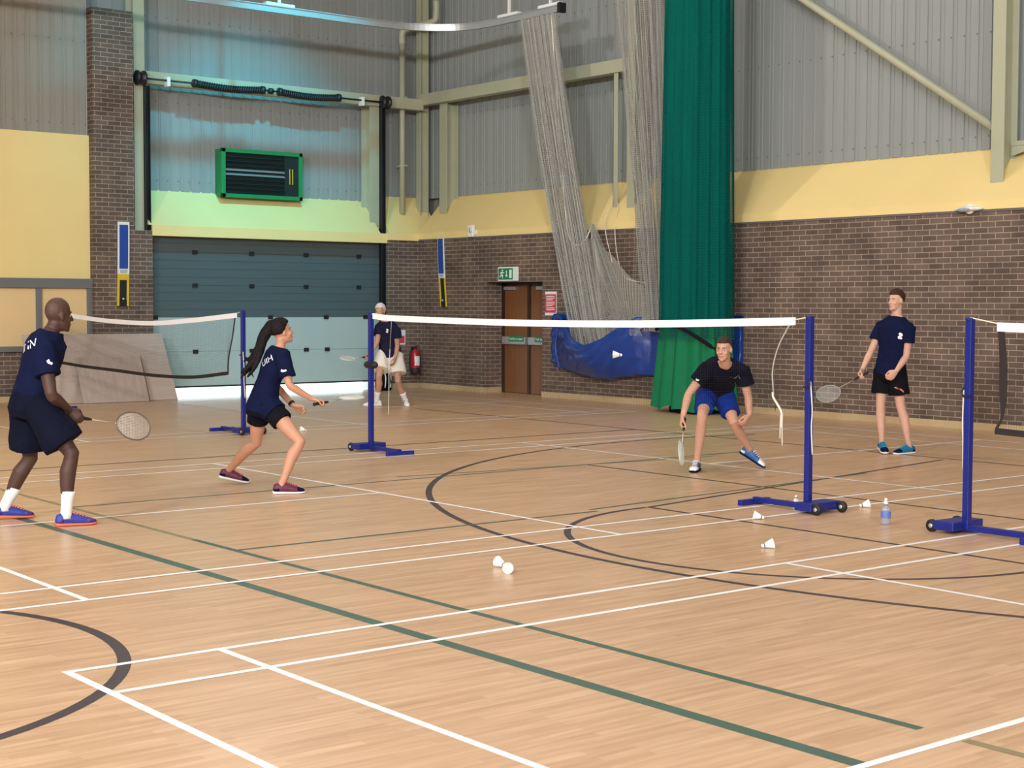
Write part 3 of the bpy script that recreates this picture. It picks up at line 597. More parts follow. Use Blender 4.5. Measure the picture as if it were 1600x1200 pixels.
# ---------------------------------------------------------------- badminton posts, nets, shuttles, bottle
def post(x, y, s, label, cleat):
    """s: direction of the court the post serves, +1 or -1 along x"""
    t = thing('badminton_post', label, 'net post', (x, y, 0), 0, 'wheeled badminton posts')
    b = MB(); b.box((-.025, -.025, .03), (.025, .025, 1.53)); b.build('upright', M['blue'], t, .005)
    b = MB(); b.tube([(0, -.030, 1.515), (0, .030, 1.515)], .010, 10); b.build('top_pin', M['black'], t)
    b = MB(); b.box((min(0, s * .56), -.022, .02), (max(0, s * .56), .022, .062)); b.build('base_bar', M['blue'], t, .004)
    b = MB(); b.box((s * .56 - .025, -.17, .0), (s * .56 + .025, .17, .045)); b.build('cross_foot', M['blue'], t, .004)
    b = MB(); x0, x1 = sorted((-s * .0, -s * .17)); b.box((x0, -.16, .022), (x1, .2, .088)); wb = b.build('ballast_box', M['blue'], t, .008)
    for yy in (-.13, .17):
        b = MB(); b.lathe([(.012, -.018), (.04, -.018), (.045, -.01), (.045, .01), (.04, .018), (.012, .018)], (-s * .2, yy, .045), (0, 1, 0)); w = b.build('wheel', M['rubber'], wb)
        b = MB(); b.lathe([(.004, -.021), (.016, -.021), (.016, .021), (.004, .021)], (-s * .2, yy, .045), (0, 1, 0)); b.build('hub', M['alu'], w)
    if cleat == 'knob':
        b = MB(); b.tube([(-.075, 0, .95), (.075, 0, .95)], .04, 14, True); b.build('clamp_knob', M['rubber'], t)
    else:
        b = MB(); b.box((-.03, -.04, .97), (.03, -.025, .985)); b.tube(spline([(-s * .02, -.03, 1.04), (-s * .036, -.035, 1.01), (-s * .03, -.035, .98)], 5), .007, 6); b.build('cleat', M['black'], t)
        b = MB(); b.tube(spline([(-s * .03, -.02, 1.02), (-s * .042, -.01, .8), (-s * .036, -.01, .66), (-s * .04, 0, .45)], 6), .006, 5); b.build('cord_tail', M['cord'], t)
    return t
post(-16.64, 0, 1, 'farthest blue net post, behind the man at left edge', 'cleat')
post(-10.56, 0, -1, 'far left blue net post, between the two left players', 'cleat')
post(-7.70, 0, 1, 'blue net post in front of the older player', 'knob')
post(-1.51, 0, -1, 'blue net post between the crouching and standing players', 'cleat')
post(-.05, 0, 1, 'nearest blue net post, at the right edge', 'cleat')

def bnet(name, label, tapes, bottom, side, mesh_mat, strand, cords, loc):
    t = thing(name, label, 'net', loc); O = V(loc)
    P = lambda p: tuple(V((p[0], 0, p[1])) - O)
    top = spline([P(p) for p in tapes], 10); bot = spline([P(p) for p in bottom], 10)
    def at(pl, x):
        for a, c in zip(pl, pl[1:]):
            if min(a.x, c.x) - 1e-6 <= x <= max(a.x, c.x) + 1e-6 and abs(c.x - a.x) > 1e-9: return a.lerp(c, (x - a.x) / (c.x - a.x))
        return pl[0] if abs(x - pl[0].x) < abs(x - pl[-1].x) else pl[-1]
    def band(pl, w, th, nm, m):
        q = MB(); q.rings([[p + V((0, -th, -w)), p + V((0, th, -w)), p + V((0, th, 0)), p + V((0, -th, 0))] for p in pl], True, False, 0, False); return q.build(nm, M[m], t)
    band(top, .062, .005, 'top_tape', 'tape')
    xa, xb = top[0].x, top[-1].x; n = int(abs(xb - xa) / .021); q = MB(); k = 37
    for i in range(n + 1):
        x = xa + (xb - xa) * i / n; a, c = at(top, x), at(bot, x); q.obox((a + c) / 2, (strand, 0, 0), (0, strand, 0), (c - a) / 2)
    for j in range(1, k):
        pl = [at(top, xa + (xb - xa) * i / 40).lerp(at(bot, xa + (xb - xa) * i / 40), j / k) for i in range(41)]
        q.rings([[p + V((0, -strand, -strand)), p + V((0, strand, -strand)), p + V((0, strand, strand)), p + V((0, -strand, strand))] for p in pl], True, False, 0, False)
    tag(q.build('mesh', M[mesh_mat], t), None, kind='stuff')
    if side:
        band(bot, .045, .004, 'bottom_tape', 'btape')
    for s in side or ():
        pl = spline([P(p[:2]) for p in s], 6); ws = [p[2] for p in s]; q = MB()
        q.rings([[p + V((-w, -.003, 0)), p + V((w, -.003, 0)), p + V((w, .003, 0)), p + V((-w, .003, 0))] for p, w in ((p, ws[min(i // 6, len(ws) - 1)] * (1 - (i % 6) / 6) + ws[min(i // 6 + 1, len(ws) - 1)] * (i % 6) / 6) for i, p in enumerate(pl))], True, False, 0, False); q.build('side_tape', M['btape'], t)
    for pts, r, m in cords:
        q = MB(); q.tube(spline([P(p) for p in pts], 8), r, 6); q.build('cord', M[m], t)
    return t
bnet('badminton_net', 'left white-taped net with black lower tape, by the plywood', [(-10.72, 1.50), (-11.92, 1.425), (-13.05, 1.375), (-14.29, 1.385), (-15.4, 1.43), (-16.55, 1.5)],
     [(-10.97, .76), (-11.93, .675), (-13.07, .655), (-14.3, .68), (-15.4, .70), (-16.5, .74)], [[(-10.76, 1.46, .012), (-10.83, 1.2, .012), (-10.93, .95, .01), (-10.95, .72, .01)]], 'black', .00045, [([(-10.56, 1.52), (-10.74, 1.49)], .004, 'cord')], (-13.6, 0, .7))
bnet('badminton_net', 'middle net, long white tape between two blue posts, slack cord ends', [(-7.66, 1.515), (-7.2, 1.492), (-5.23, 1.468), (-3.43, 1.478), (-1.94, 1.512), (-1.66, 1.52)],
     [(-7.3, .73), (-5.23, .70), (-3.43, .70), (-1.86, .76)], [], 'meshdark', .0003,
     [([(-1.72, 1.46), (-1.83, 1.29), (-1.89, 1.1), (-1.88, .92)], .006, 'netlow'), ([(-1.885, .92), (-1.88, .88), (-1.84, .83), (-1.79, .755), (-1.79, .64)], .010, 'cord'), ([(-1.80, .74), (-1.805, .55)], .005, 'cord'), ([(-1.785, .7), (-1.78, .5)], .005, 'cord'),
      ([(-1.66, 1.5), (-1.51, 1.525)], .005, 'cord'), ([(-7.62, 1.49), (-7.72, 1.515)], .005, 'cord'), ([(-7.30, 1.44), (-7.33, 1.13)], .0025, 'netlow'), ([(-7.33, 1.13), (-7.35, .9), (-7.35, .72), (-7.36, .42)], .0035, 'cord')], (-4.6, 0, .7))
bnet('badminton_net', 'right net with black side and lower tape, cut by frame', [(.17, 1.50), (1.5, 1.465), (3.0, 1.45), (4.5, 1.47), (6.0, 1.52)],
     [(.18, .765), (1.5, .73), (3.0, .71), (4.5, .73), (6.0, .76)], [[(.20, 1.45, .025), (.22, 1.25, .028), (.225, 1.05, .03), (.225, .92, .02), (.22, .84, .008), (.18, .76, .012), (.18, .72, .014)]], 'black', .0004, [([(-.05, 1.53), (.18, 1.49)], .005, 'cord')], (3.0, 0, .7))
post(6.05, 0, -1, 'blue net post at the far end of the right net', 'cleat')['label'] = 'blue net post at far end of right net, outside frame'

def shuttle_parts(t):
    # axis along +z, cork at the bottom, skirt up
    b = MB(); b.lathe([(.001, 0), (.007, .001), (.0115, .005), (.0135, .011), (.0135, .024)], (0, 0, 0), (0, 0, 1), 16); b.build('cork', M['cork'], t)
    b = MB(); b.lathe([(.0138, .0), (.0140, .001), (.0140, .006), (.0138, .007)], (0, 0, .019), (0, 0, 1), 16, caps=False); b.build('band', M['black'], t)
    b = MB(); n = 16
    for k in range(n):
        a0 = 2 * PI * k / n; rs = []
        for i in range(6):
            v = i / 5; r = .0115 + .022 * v; w = (.19 + .04 * math.sin(PI * v)) * (1 if v < .95 else .75); z = .024 + .061 * v
            rs.append([((r + q) * math.cos(a0 + w * s), (r + q) * math.sin(a0 + w * s), z) for s, q in ((-1, -.0006), (1, .0010), (1, .0022), (-1, .0006))])
        b.rings(rs, True, False, 0, False)
    b.build('feather_skirt', M['feather'], t)
def shuttle(loc, axis, label, src=[]):
    t = thing('shuttlecock', label, 'shuttlecock', loc, 0, 'white feather shuttlecocks')
    t.rotation_mode = 'QUATERNION'; t.rotation_quaternion = V(axis).to_track_quat('Z', 'Y')
    if src:
        for ch in list(src[0].children): cp(ch, t)
    else: shuttle_parts(t); src.append(t)
    return t
G = .0135
# lying shuttles rest on cork and skirt rim: axis tilts by asin((.0335-.0135)/.08)
def lie(x, y, ang, label): 
    a = math.radians(ang); d = V((math.cos(a), math.sin(a), .245)).normalized(); return shuttle((x, y, G * 1.0), d, label)
lie(-.90, -3.50, 185, 'white shuttlecock, left of the touching pair on near floor'); lie(-.80, -3.55, 312, 'white shuttlecock, right of the touching pair on near floor')
lie(-1.40, -.62, 222, 'white shuttlecock lying left of the wheeled post base'); lie(-.48, -1.67, 50, 'white shuttlecock lying alone on floor below the wheeled post base')
lie(-1.42, .52, 45, 'white shuttlecock half hidden behind the post wheels'); lie(-10.4, .81, 230, 'small far shuttlecock on the floor behind the woman player')
shuttle((-1.8, .2, .0855), (0, 0, -1), 'white shuttlecock standing cork up behind the post base')
shuttle((-3.82, .15, 1.16), (-.78, -.62, .06), 'white shuttlecock flying in front of the blue tarpaulin')

bo = thing('water_bottle', 'clear plastic water bottle with white cap on floor by post', 'bottle', (-.68, -.10, 0))
b = MB(); b.lathe([(.026, 0), (.034, .004), (.036, .015), (.034, .03), (.036, .045), (.036, .1), (.034, .115), (.03, .128), (.016, .146), (.013, .15), (.013, .158)], (0, 0, 0)); b.build('bottle_body', M['glass'], bo)
b = MB(); b.lathe([(.0365, .05), (.0368, .052), (.0368, .095), (.0365, .097)], (0, 0, 0), caps=False); b.build('label_band', M['label'], bo)
b = MB(); b.lathe([(.016, .152), (.017, .154), (.017, .168), (.011, .174), (.009, .178), (.012, .184), (.011, .192), (.004, .196)], (0, 0, 0)); b.build('sports_cap', M['white'], bo)

def racket(label, butt, D, Nn, frame=(60, 62, 66), shaftc=None, rz=None):
    D = V(D).normalized(); Nn = V(Nn); Nn = (Nn - D * Nn.dot(D)).normalized(); W = D.cross(Nn)
    t = thing('badminton_racket', label, 'racket', butt); m1 = pm('racket_frame_paint', frame, .35); m2 = pm('racket_shaft_paint', shaftc or frame, .35)
    b = MB(); b.tube([D * 0, D * .012, D * .02, D * .15, D * .175, D * .20], [.016, .016, .0135, .013, .012, .006], 12); b.build('grip', M['grip'], t)
    b = MB(); b.tube([D * .195, D * .40], .0042, 8); b.tube([D * .385, D * .402], .0065, 8); b.build('shaft', m2, t)
    c = D * .535; A, B = .138, .108
    ring = [c + D * A * math.cos(a) + W * B * math.sin(a) * (1 + .05 * math.cos(a)) for a in [2 * PI * i / 48 for i in range(48)]]
    b = MB(); b.tube(ring, .0055, 8, closed=True, up=tuple(Nn)); b.build('head_frame', m1, t)
    b = MB()
    for i in range(-8, 9):
        x = i * .0122; h = A * math.sqrt(max(0, 1 - (x / B) ** 2)) * .98; b.tube([c + W * x - D * h, c + W * x + D * h], .0009, 4)
    for i in range(-10, 11):
        y = i * .0125; w = B * math.sqrt(max(0, 1 - (y / A) ** 2)) * .98; b.tube([c + D * y - W * w, c + D * y + W * w], .0009, 4)
    b.build('string_bed', M['strings'], t)
    return t
# joints of each player in metres, in a frame at the feet: x to the right, y away, z up
POSES = {
    'man': dict(base=[-4.217, -4.869], rot=1.1743, J=dict(hipR=(-0.244, 0.1, 0.88), hipL=(-0.321, 0.32, 0.867), neck=(-0.142, 0.22, 1.41), head=(-0.087, 0.22, 1.522), shR=(-0.194, 0.03, 1.266), shL=(-0.118, 0.42, 1.292), elR=(-0.144, -0.06, 0.953), wrR=(-0.027, 0.15, 0.836), elL=(-0.234, 0.56, 0.991), wrL=(-0.149, 0.36, 0.91), knR=(-0.008, 0.03, 0.523), knL=(-0.306, 0.42, 0.46), heR=(-0.125, 0.0, -0.009), toR=(0.153, 0.06, -0.033), heL=(-0.571, 0.46, 0.014), toL=(-0.387, 0.5, -0.007), pr1=(-0.292, 0.1, 1.302), pr2=(-0.159, 0.0, 1.184))),
    'woman': dict(base=[-4.92, -2.663], rot=1.0401, J=dict(hipR=(-0.171, 0.25, 0.736), hipL=(-0.257, 0.45, 0.724), neck=(-0.072, 0.36, 1.24), head=(-0.055, 0.36, 1.368), shR=(-0.049, 0.18, 1.168), shL=(-0.084, 0.5, 1.191), elR=(0.004, 0.13, 0.918), wrR=(0.189, 0.2, 0.798), elL=(-0.108, 0.6, 0.883), wrL=(0.037, 0.48, 0.725), knR=(0.094, 0.08, 0.434), knL=(-0.289, 0.6, 0.385), heR=(-0.134, 0.0, -0.004), toR=(0.14, 0.04, -0.012), heL=(-0.622, 0.78, 0.057), toL=(-0.448, 0.8, -0.011), pr1=(-0.228, 0.2, 1.135), pr2=(-0.044, 0.1, 1.045), t0=(-0.147, 0.36, 1.423), t1=(-0.208, 0.37, 1.323), t2=(-0.242, 0.38, 1.206), t3=(-0.286, 0.38, 1.106), t4=(-0.341, 0.38, 1.045), w0=(-0.28, 0.37, 1.14), w1=(-0.335, 0.37, 1.129), w2=(-0.373, 0.36, 1.157), w3=(-0.325, 0.37, 0.996), w4=(-0.303, 0.38, 0.973), w5=(-0.357, 0.38, 1.095))),
    'old': dict(base=[-13.935, 4.421], rot=0.9772, J=dict(hipR=(-0.06, 0.04, 0.813), hipL=(0.143, 0.0, 0.794), neck=(-0.029, -0.08, 1.343), head=(-0.109, -0.13, 1.495), shR=(-0.12, 0.0, 1.241), shL=(0.142, -0.12, 1.203), elR=(-0.16, -0.14, 1.001), wrR=(-0.26, -0.25, 0.842), elL=(0.162, -0.12, 0.95), wrL=(0.131, -0.2, 0.781), knR=(-0.13, -0.15, 0.476), knL=(0.172, -0.14, 0.394), heR=(-0.091, -0.02, 0.012), toR=(-0.344, -0.06, -0.006), heL=(0.275, 0.12, 0.043), toL=(0.323, -0.13, -0.012), pr1=(0.001, -0.2, 1.194))),
    'crouch': dict(base=[-4.054, 1.321], rot=0.7782, J=dict(hipR=(0.125, 0.42, 0.758), hipL=(0.27, 0.47, 0.75), neck=(0.284, 0.05, 1.046), head=(0.269, -0.06, 1.191), shR=(0.12, 0.06, 1.001), shL=(0.446, 0.12, 0.976), elR=(-0.062, 0.06, 0.758), wrR=(-0.115, -0.04, 0.547), elL=(0.511, 0.16, 0.727), wrL=(0.521, 0.05, 0.566), knR=(0.068, -0.0, 0.546), knL=(0.379, 0.2, 0.473), heR=(0.037, 0.22, 0.027), toR=(-0.012, -0.06, -0.012), heL=(0.447, 0.5, 0.145), toL=(0.646, 0.42, 0.029), pr1=(0.38, -0.1, 0.918), pr2=(-0.002, -0.1, 0.896))),
    'stand': dict(base=[-4.111, 4.472], rot=0.653, J=dict(hipR=(-0.13, 0.06, 0.895), hipL=(0.013, -0.04, 0.894), neck=(0.004, 0.0, 1.5), head=(-0.005, -0.02, 1.667), shR=(-0.152, 0.13, 1.379), shL=(0.134, -0.1, 1.363), elR=(-0.27, 0.07, 1.097), wrR=(-0.348, -0.05, 0.924), elL=(0.112, -0.1, 1.064), wrL=(0.013, -0.28, 0.917), knR=(-0.152, 0.02, 0.537), knL=(0.06, -0.06, 0.525), heR=(-0.152, 0.08, 0.038), toR=(-0.094, -0.16, 0.005), heL=(0.21, 0.0, 0.013), toL=(0.048, -0.16, -0.005), pr1=(0.027, -0.2, 1.287), pr2=(0.023, -0.2, 0.7))),
}
# ---------------------------------------------------------------- people
def remesh(mb, voxel, smooth=3, nz=0.0, nsc=9.0):
    """fuse closed shapes into one skin; returns (verts, faces)"""
    o = bpy.data.objects.new('tmp', mb.mesh('tmp', [])); C.objects.link(o)
    q = o.modifiers.new('r', 'REMESH'); q.mode = 'VOXEL'; q.voxel_size = voxel
    q = o.modifiers.new('s', 'SMOOTH'); q.factor = .5; q.iterations = smooth
    bpy.context.view_layer.update()
    me = bpy.data.meshes.new_from_object(o.evaluated_get(bpy.context.evaluated_depsgraph_get()))
    vs = [v.co.copy() for v in me.vertices]; fs = [tuple(p.vertices) for p in me.polygons]
    if nz:
        for v, n in zip(vs, [v.normal.copy() for v in me.vertices]):
            v += n * nz * (noise.noise(V((v.x * nsc, v.y * nsc, v.z * nsc * .55))) + .5 * noise.noise(v * nsc * 2.1))
    bpy.data.objects.remove(o); bpy.data.meshes.remove(me); return vs, fs
def fused(name, mb, mats, parent, voxel=.008, smooth=3, nz=0.0, nsc=9.0):
    vs, fs = remesh(mb, voxel, smooth, nz, nsc); r = MB().add(vs, fs, 0, True); return r.build(name, mats, parent), vs, fs

def frame_of(fwd, up):
    f = V(fwd).normalized(); u = V(up); u = (u - f * u.dot(f)).normalized(); return f, u, f.cross(u)   # forward, up, right

def add_head(b, c, f, u, r, s, fem=False):
    P = lambda x, y, z: c + (r * x + f * y + u * z) * s
    E = lambda p, a, bb, cc: b.ell(P(*p), r * a * s, f * bb * s, u * cc * s, 18, 12)
    E((0, -.014, .036), .075, .096, .096); E((0, .022, -.03), .062, .068, .085); E((0, .045, -.082), .040 if fem else .046, .042, .032); E((0, .072, -.100), .020, .018, .017)
    E((0, .066, .03), .054, .020, .014 if not fem else .01); E((.038, .052, -.028), .024, .03, .022); E((-.038, .052, -.028), .024, .03, .022)
    b.tube([P(0, .078, .022), P(0, .094, .0), P(0, .108, -.026)], [.008 * s, .0095 * s, .0125 * s], 10, True); E((.013, .092, -.03), .009, .012, .008); E((-.013, .092, -.03), .009, .012, .008)
    E((0, .082, -.060), .024, .012, .007); E((0, .080, -.070), .021, .012, .007)
    for k in (-1, 1): E((k * .077, -.012, -.008), .010, .020, .033)
def face_bits(c, f, u, r, s, vs, fs, brow_m=2):
    """eyes, brows, lips appended to the body mesh as further islands"""
    P = lambda x, y, z: c + (r * x + f * y + u * z) * s
    bvh = BVHTree.FromPolygons(vs, fs); q = MB()
    for k in (-1, 1):
        for (x, z, rx, rz, m, o) in ((.031, .003, .0125, .0055, 3, .000), (.031, .003, .0060, .0056, 4, .003)):
            h = bvh.ray_cast(P(k * x, .25, z), -f)[0] or P(k * x, .08, z)
            q.ell(h + f * (o - .001), r * rx * s, f * .005 * s, u * rz * s, 12, 8, m)
        pts = []
        for x, z in ((.014, .022), (.03, .028), (.048, .022)):
            h = bvh.ray_cast(P(k * x, .25, z), -f)[0] or P(k * x, .08, z); pts.append(h + f * .001)
        q.tube(pts, [.003 * s, .0042 * s, .0025 * s], 6, mi=brow_m)
    pts = [(bvh.ray_cast(P(x, .25, z), -f)[0] or P(x, .09, z)) + f * .0008 for x, z in ((-.024, -.064), (-.012, -.062), (0, -.064), (.012, -.062), (.024, -.064))]
    q.tube(pts, [.002 * s, .0045 * s, .005 * s, .0045 * s, .002 * s], 6, mi=1)
    return q

def add_hand(b, wr, D, N_, s=1.0, curl=.9, thumb=1):
    """wr wrist, D wrist->knuckles, N_ palm normal; thumb: +1/-1 which side along D x N. returns grip centre"""
    D = V(D).normalized(); N_ = V(N_); N_ = (N_ - D * N_.dot(D)).normalized(); W = D.cross(N_) * thumb
    kn = wr + D * .088 * s
    rs = []
    for t, w, h in ((-.012, .024, .017), (.0, .028, .019), (.03, .037, .018), (.065, .043, .016), (.09, .041, .013), (.098, .030, .009)):
        p = wr + D * t * s; rs.append([p + (W * math.cos(2 * PI * j / 14) * w + N_ * math.sin(2 * PI * j / 14) * h) * s for j in range(14)])
    b.rings(rs)
    for k, (ln, sp) in enumerate(((.074, .033), (.083, .011), (.077, -.011), (.060, -.032))):
        p = kn + W * sp * s + D * (.004 if k in (1, 2) else -.004) * s; pts = [p - D * .012 * s, p]; a = 0
        for seg, (fr, c) in enumerate(((.44, .75), (.31, 1.05), (.25, .75))):
            a += c * curl; p = p + (D * math.cos(a) + N_ * math.sin(a)) * ln * fr * s; pts.append(p)
        b.tube(pts, [.0105 * s, .0102 * s, .0096 * s, .0090 * s, .0078 * s], 10, True)
    p0 = wr + D * .022 * s + W * .024 * s + N_ * .006 * s; p1 = p0 + (D * .030 + W * .026 + N_ * .012) * s; p2 = p1 + (D * .026 + W * (.008 - .02 * curl) + N_ * .016 * (0.5 + curl)) * s; p3 = p2 + (D * .018 - W * .014 * curl + N_ * .012) * s
    b.tube([p0, p1, p2, p3], [.015 * s, .0125 * s, .0108 * s, .009 * s], 10, True)
    return wr + D * .075 * s + N_ * .030 * s, W

def limb(b, pts, rad, n=16): b.tube(pts, rad, n, True)

def shoe(parent, heel, toe, L, upper, sole, lace, cap=None, stripes=None):
    heel, toe = V(heel), V(toe); f, u, r = frame_of(toe - heel, (0, 0, 1)); hp = heel
    P = lambda x, y, z: hp + r * x + f * y * L / .29 + u * z
    def sec(y, w, z0, z1, off=0):
        out = []
        for j in range(16):
            a = 2 * PI * j / 16; cx, sz = math.cos(a), math.sin(a)
            x = w * math.copysign(abs(cx) ** .7, cx); z = (z0 + z1) / 2 + (z1 - z0) / 2 * math.copysign(abs(sz) ** .8, sz); x *= 1 - .25 * max(0, sz)
            out.append(P(x + off, y, z))
        return out
    b = MB(); b.rings([sec(y, w, .012, z1, o) for y, w, z1, o in ((.0, .020, .06, 0), (.008, .030, .085, 0), (.04, .035, .096, 0), (.085, .036, .100, 0), (.12, .037, .092, 0), (.16, .041, .080, .002), (.20, .045, .066, .003), (.24, .044, .054, .004), (.27, .035, .044, .004), (.286, .02, .034, .004))])
    up = b.build('shoe', upper, parent)
    b = MB(); b.rings([sec(y, w, z0, z1, o) for y, w, z0, z1, o in ((-.006, .022, .008, .03, 0), (.004, .033, .0, .034, 0), (.05, .038, 0, .030, 0), (.12, .038, 0, .026, 0), (.20, .047, 0, .024, .003), (.25, .045, 0, .024, .004), (.28, .034, .002, .026, .004), (.294, .018, .008, .024, .004))]); b.build('sole', sole, up)
    if cap:
        b = MB(); b.rings([sec(y, w + .0015, .016, z1 + .0015, o) for y, w, z1, o in ((.215, .045, .0615, .003), (.24, .044, .054, .004), (.27, .035, .044, .004), (.2865, .021, .035, .004))]); b.build('toe_cap', cap, up)
        b = MB(); b.rings([sec(y, w + .0015, .016, z1 * .8, o) for y, w, z1, o in ((-.0015, .020, .06, 0), (.008, .030, .085, 0), (.035, .0345, .094, 0), (.05, .035, .095, 0))]); b.build('heel_counter', cap, up)
    b = MB()
    for k in range(5):
        y = .125 + k * .021; z = .098 - k * .0075; b.tube([P(-.024, y, z - .006), P(-.01, y + .005, z + .003), P(.012, y + .005, z + .003), P(.026, y, z - .006)], .0032, 6)
    b.tube([P(.0, .12, .104), P(.03, .12, .10), P(.034, .135, .085)], .003, 6); b.tube([P(.0, .12, .104), P(-.03, .125, .10), P(-.036, .14, .085)], .003, 6)
    b.build('laces', lace, up)
    if stripes:
        b = MB()
        for k in (-1, 1):
            for y in (.10, .135, .165):
                b.tube([P(k * (.0385 if y < .15 else .042), y, .03), P(k * .037, y - .012, .055), P(k * .030, y - .022, .082)], .0042, 6)
        b.build('side_stripes', stripes, up)
    return hp + f * .075 * L / .29 + u * .085, f, u

SKINS = {}
def decal(poly_mesh, bvh, o, x, y, nrm, mat, parent, name):
    """lay a flat printed mesh on cloth along -nrm"""
    x, y, nrm = V(x).normalized(), V(y).normalized(), V(nrm).normalized(); b = MB(); vs = []
    for v in poly_mesh[0]:
        p = V(o) + x * v[0] + y * v[1]; h = bvh.ray_cast(p + nrm * .4, -nrm)[0]; vs.append((h + nrm * .003) if h else p)
    b.add(vs, poly_mesh[1], 0, False); return b.build(name, mat, parent)
def glyphs(body, size):
    me = text_mesh(body, size); r = ([tuple(v.co) for v in me.vertices], [tuple(p.vertices) for p in me.polygons if p.normal.z > .5]); bpy.data.meshes.remove(me)
    # refine so that the letters bend with the cloth
    return r
CREST = ([(-.5, -.5), (.1, -.62), (.35, -.4), (.1, -.2), (.45, .1), (.3, .5), (-.1, .62), (-.42, .4), (-.2, .1), (-.55, -.1)], [tuple(range(10))])
CAT = ([(-.9, .5), (-.5, .3), (0, .15), (.5, -.1), (.9, -.5), (.8, -.1), (.45, .25), (.1, .38), (-.2, .45), (-.4, .6), (-.75, .62)], [tuple(range(11))])
def scaled(pm_, s, kx=1): return ([(v[0] * s * kx, v[1] * s) for v in pm_[0]], pm_[1])

def person(key, label, sp):
    pz = POSES[key]; J = {k: V(v) for k, v in pz['J'].items()}
    t = thing('person', label, 'person', (pz['base'][0], pz['base'][1], 0), pz['rot'])
    s = sp.get('s', 1.0); fem = sp.get('fem', False); bw = sp.get('bw', 1.0)
    skin = pm('skin_' + key, sp['skin'], .6, var=.05, scale=16); hairm = pm('hair_' + key, sp['hair'], .65, var=.2, scale=60, spec=.15)
    lips = pm('lips_' + key, sp['lips'], .5); eye = M['eyewhite']; iris = M['rubber']
    # feet first: they fix the ankles
    ank = {}
    for k in 'RL':
        h, o = J['he' + k], J['to' + k]; d = (o - h); d.normalize()
        h = h.copy(); lift = sp.get('lift', {}).get(k, 0)
        if not lift: h.z = 0.0; d.z = 0
        else: h.z = max(h.z, lift)
        tip = h + d.normalized() * .29 * sp.get('foot', 1.0)
        if lift: tip.z = max(.004, min(tip.z, h.z)) if sp.get('down', True) else tip.z
        ank[k] = shoe(t, h, tip, .29 * sp.get('foot', 1.0), sp['shoe'], sp['sole'], sp['lace'], sp.get('cap'), sp.get('stripes'))
    hipR, hipL = J['hipR'], J['hipL']; pel = (hipR + hipL) / 2; nk = J['neck']; shR, shL = J['shR'], J['shL']
    spine = nk - pel; rv_h = (hipR - hipL); rv_s = (shR - shL)
    def rvec(a): v = (rv_h.normalized() * (1 - a) + rv_s.normalized() * a); return v
    b = MB()
    def torso(q, rows, grow, n=22):
        rs = []
        for a, hw, hd, fo in rows:
            r = rvec(min(max(a, 0), 1)); r = (r - spine * r.dot(spine) / spine.length_squared).normalized(); f = spine.normalized().cross(r)
            c = pel + spine * a + f * (fo + sp.get('arch', 0) * math.sin(PI * min(max(a, 0), 1)))
            rs.append([c + r * math.cos(2 * PI * j / n) * (hw * bw + grow) + f * math.sin(2 * PI * j / n) * (hd * bw + grow) for j in range(n)])
        q.rings(rs)
    if fem: body = ((-.17, .07, .07, 0), (-.06, .145, .11, -.012), (.04, .155, .115, -.012), (.2, .138, .10, -.005), (.4, .112, .085, .0), (.58, .128, .095, .008), (.74, .140, .108, .018), (.88, .135, .088, .004), (.97, .09, .066, 0), (1.04, .05, .05, 0))
    else: body = ((-.17, .08, .08, 0), (-.06, .15, .115, -.01), (.04, .158, .118, -.01), (.2, .148, .108, 0), (.4, .142, .10, .006), (.6, .162, .112, .012), (.78, .175, .115, .010), (.9, .158, .092, 0), (.98, .10, .07, 0), (1.05, .058, .055, 0))
    torso(b, body, -.012)
    f0, u0, r0 = frame_of(sp['face'], sp.get('headup', (0, 0, 1))); hc = J['head']; hs = sp.get('hs', .93)
    add_head(b, hc, f0, u0, r0, hs, fem)
    limb(b, [nk - (hc - nk).normalized() * .04, nk + (hc - f0 * .02 - u0 * .06 - nk) * .5, hc - f0 * .022 - u0 * .05], [.060 * s * (0.82 if fem else 1), .053 * s * (0.82 if fem else 1), .054 * s * (0.85 if fem else 1)])
    am = sp.get('arm', 1.0); lm = sp.get('leg', 1.0)
    grips = {}
    for k in 'RL':
        sh, el, wr = J['sh' + k], J['el' + k], J['wr' + k]
        limb(b, [nk - spine.normalized() * .05, sh], [.055 * am, .052 * am])
        ua, fa = el - sh, wr - el
        limb(b, [sh, sh + ua * .3, sh + ua * .65, el - ua * .04, el + fa * .06, el + fa * .28, el + fa * .6, wr], [x * am for x in (.052, .049, .044, .038, .039, .041, .034, .0265)])
        hd = sp['hands'][k]; D = V(hd['dir']); Nn = V(hd['palm'])
        grips[k] = add_hand(b, wr + fa.normalized() * .01, D, Nn, sp.get('hand', 1.0), hd.get('curl', .9), hd.get('thumb', 1))
        hp, kn = J['hip' + k], J['kn' + k]; an, ff, uu = ank[k]; th, sn = kn - hp, an - kn
        back = -ff; back = back - sn.normalized() * back.dot(sn.normalized())
        limb(b, [hp, hp + th * .25, hp + th * .55, hp + th * .85, kn, kn + sn * .12 + back * .004, kn + sn * .30 + back * .016, kn + sn * .52 + back * .012, kn + sn * .8, an, an - uu * .03], [x * lm for x in (.088, .084, .072, .056, .053, .050, .056, .049, .036, .035, .036)], 18)
        J['an' + k] = an
    vs, fs = remesh(b, .0062, 3)
    q = face_bits(hc, f0, u0, r0, hs, vs, fs)
    full = MB().add(vs, fs, 0, True); off_ = len(full.v); full.v += q.v; full.f += [tuple(i + off_ for i in f) for f in q.f]; full.m += q.m; full.s += [True] * len(q.f)
    full.build('body', [skin, lips, hairm, eye, iris], t)
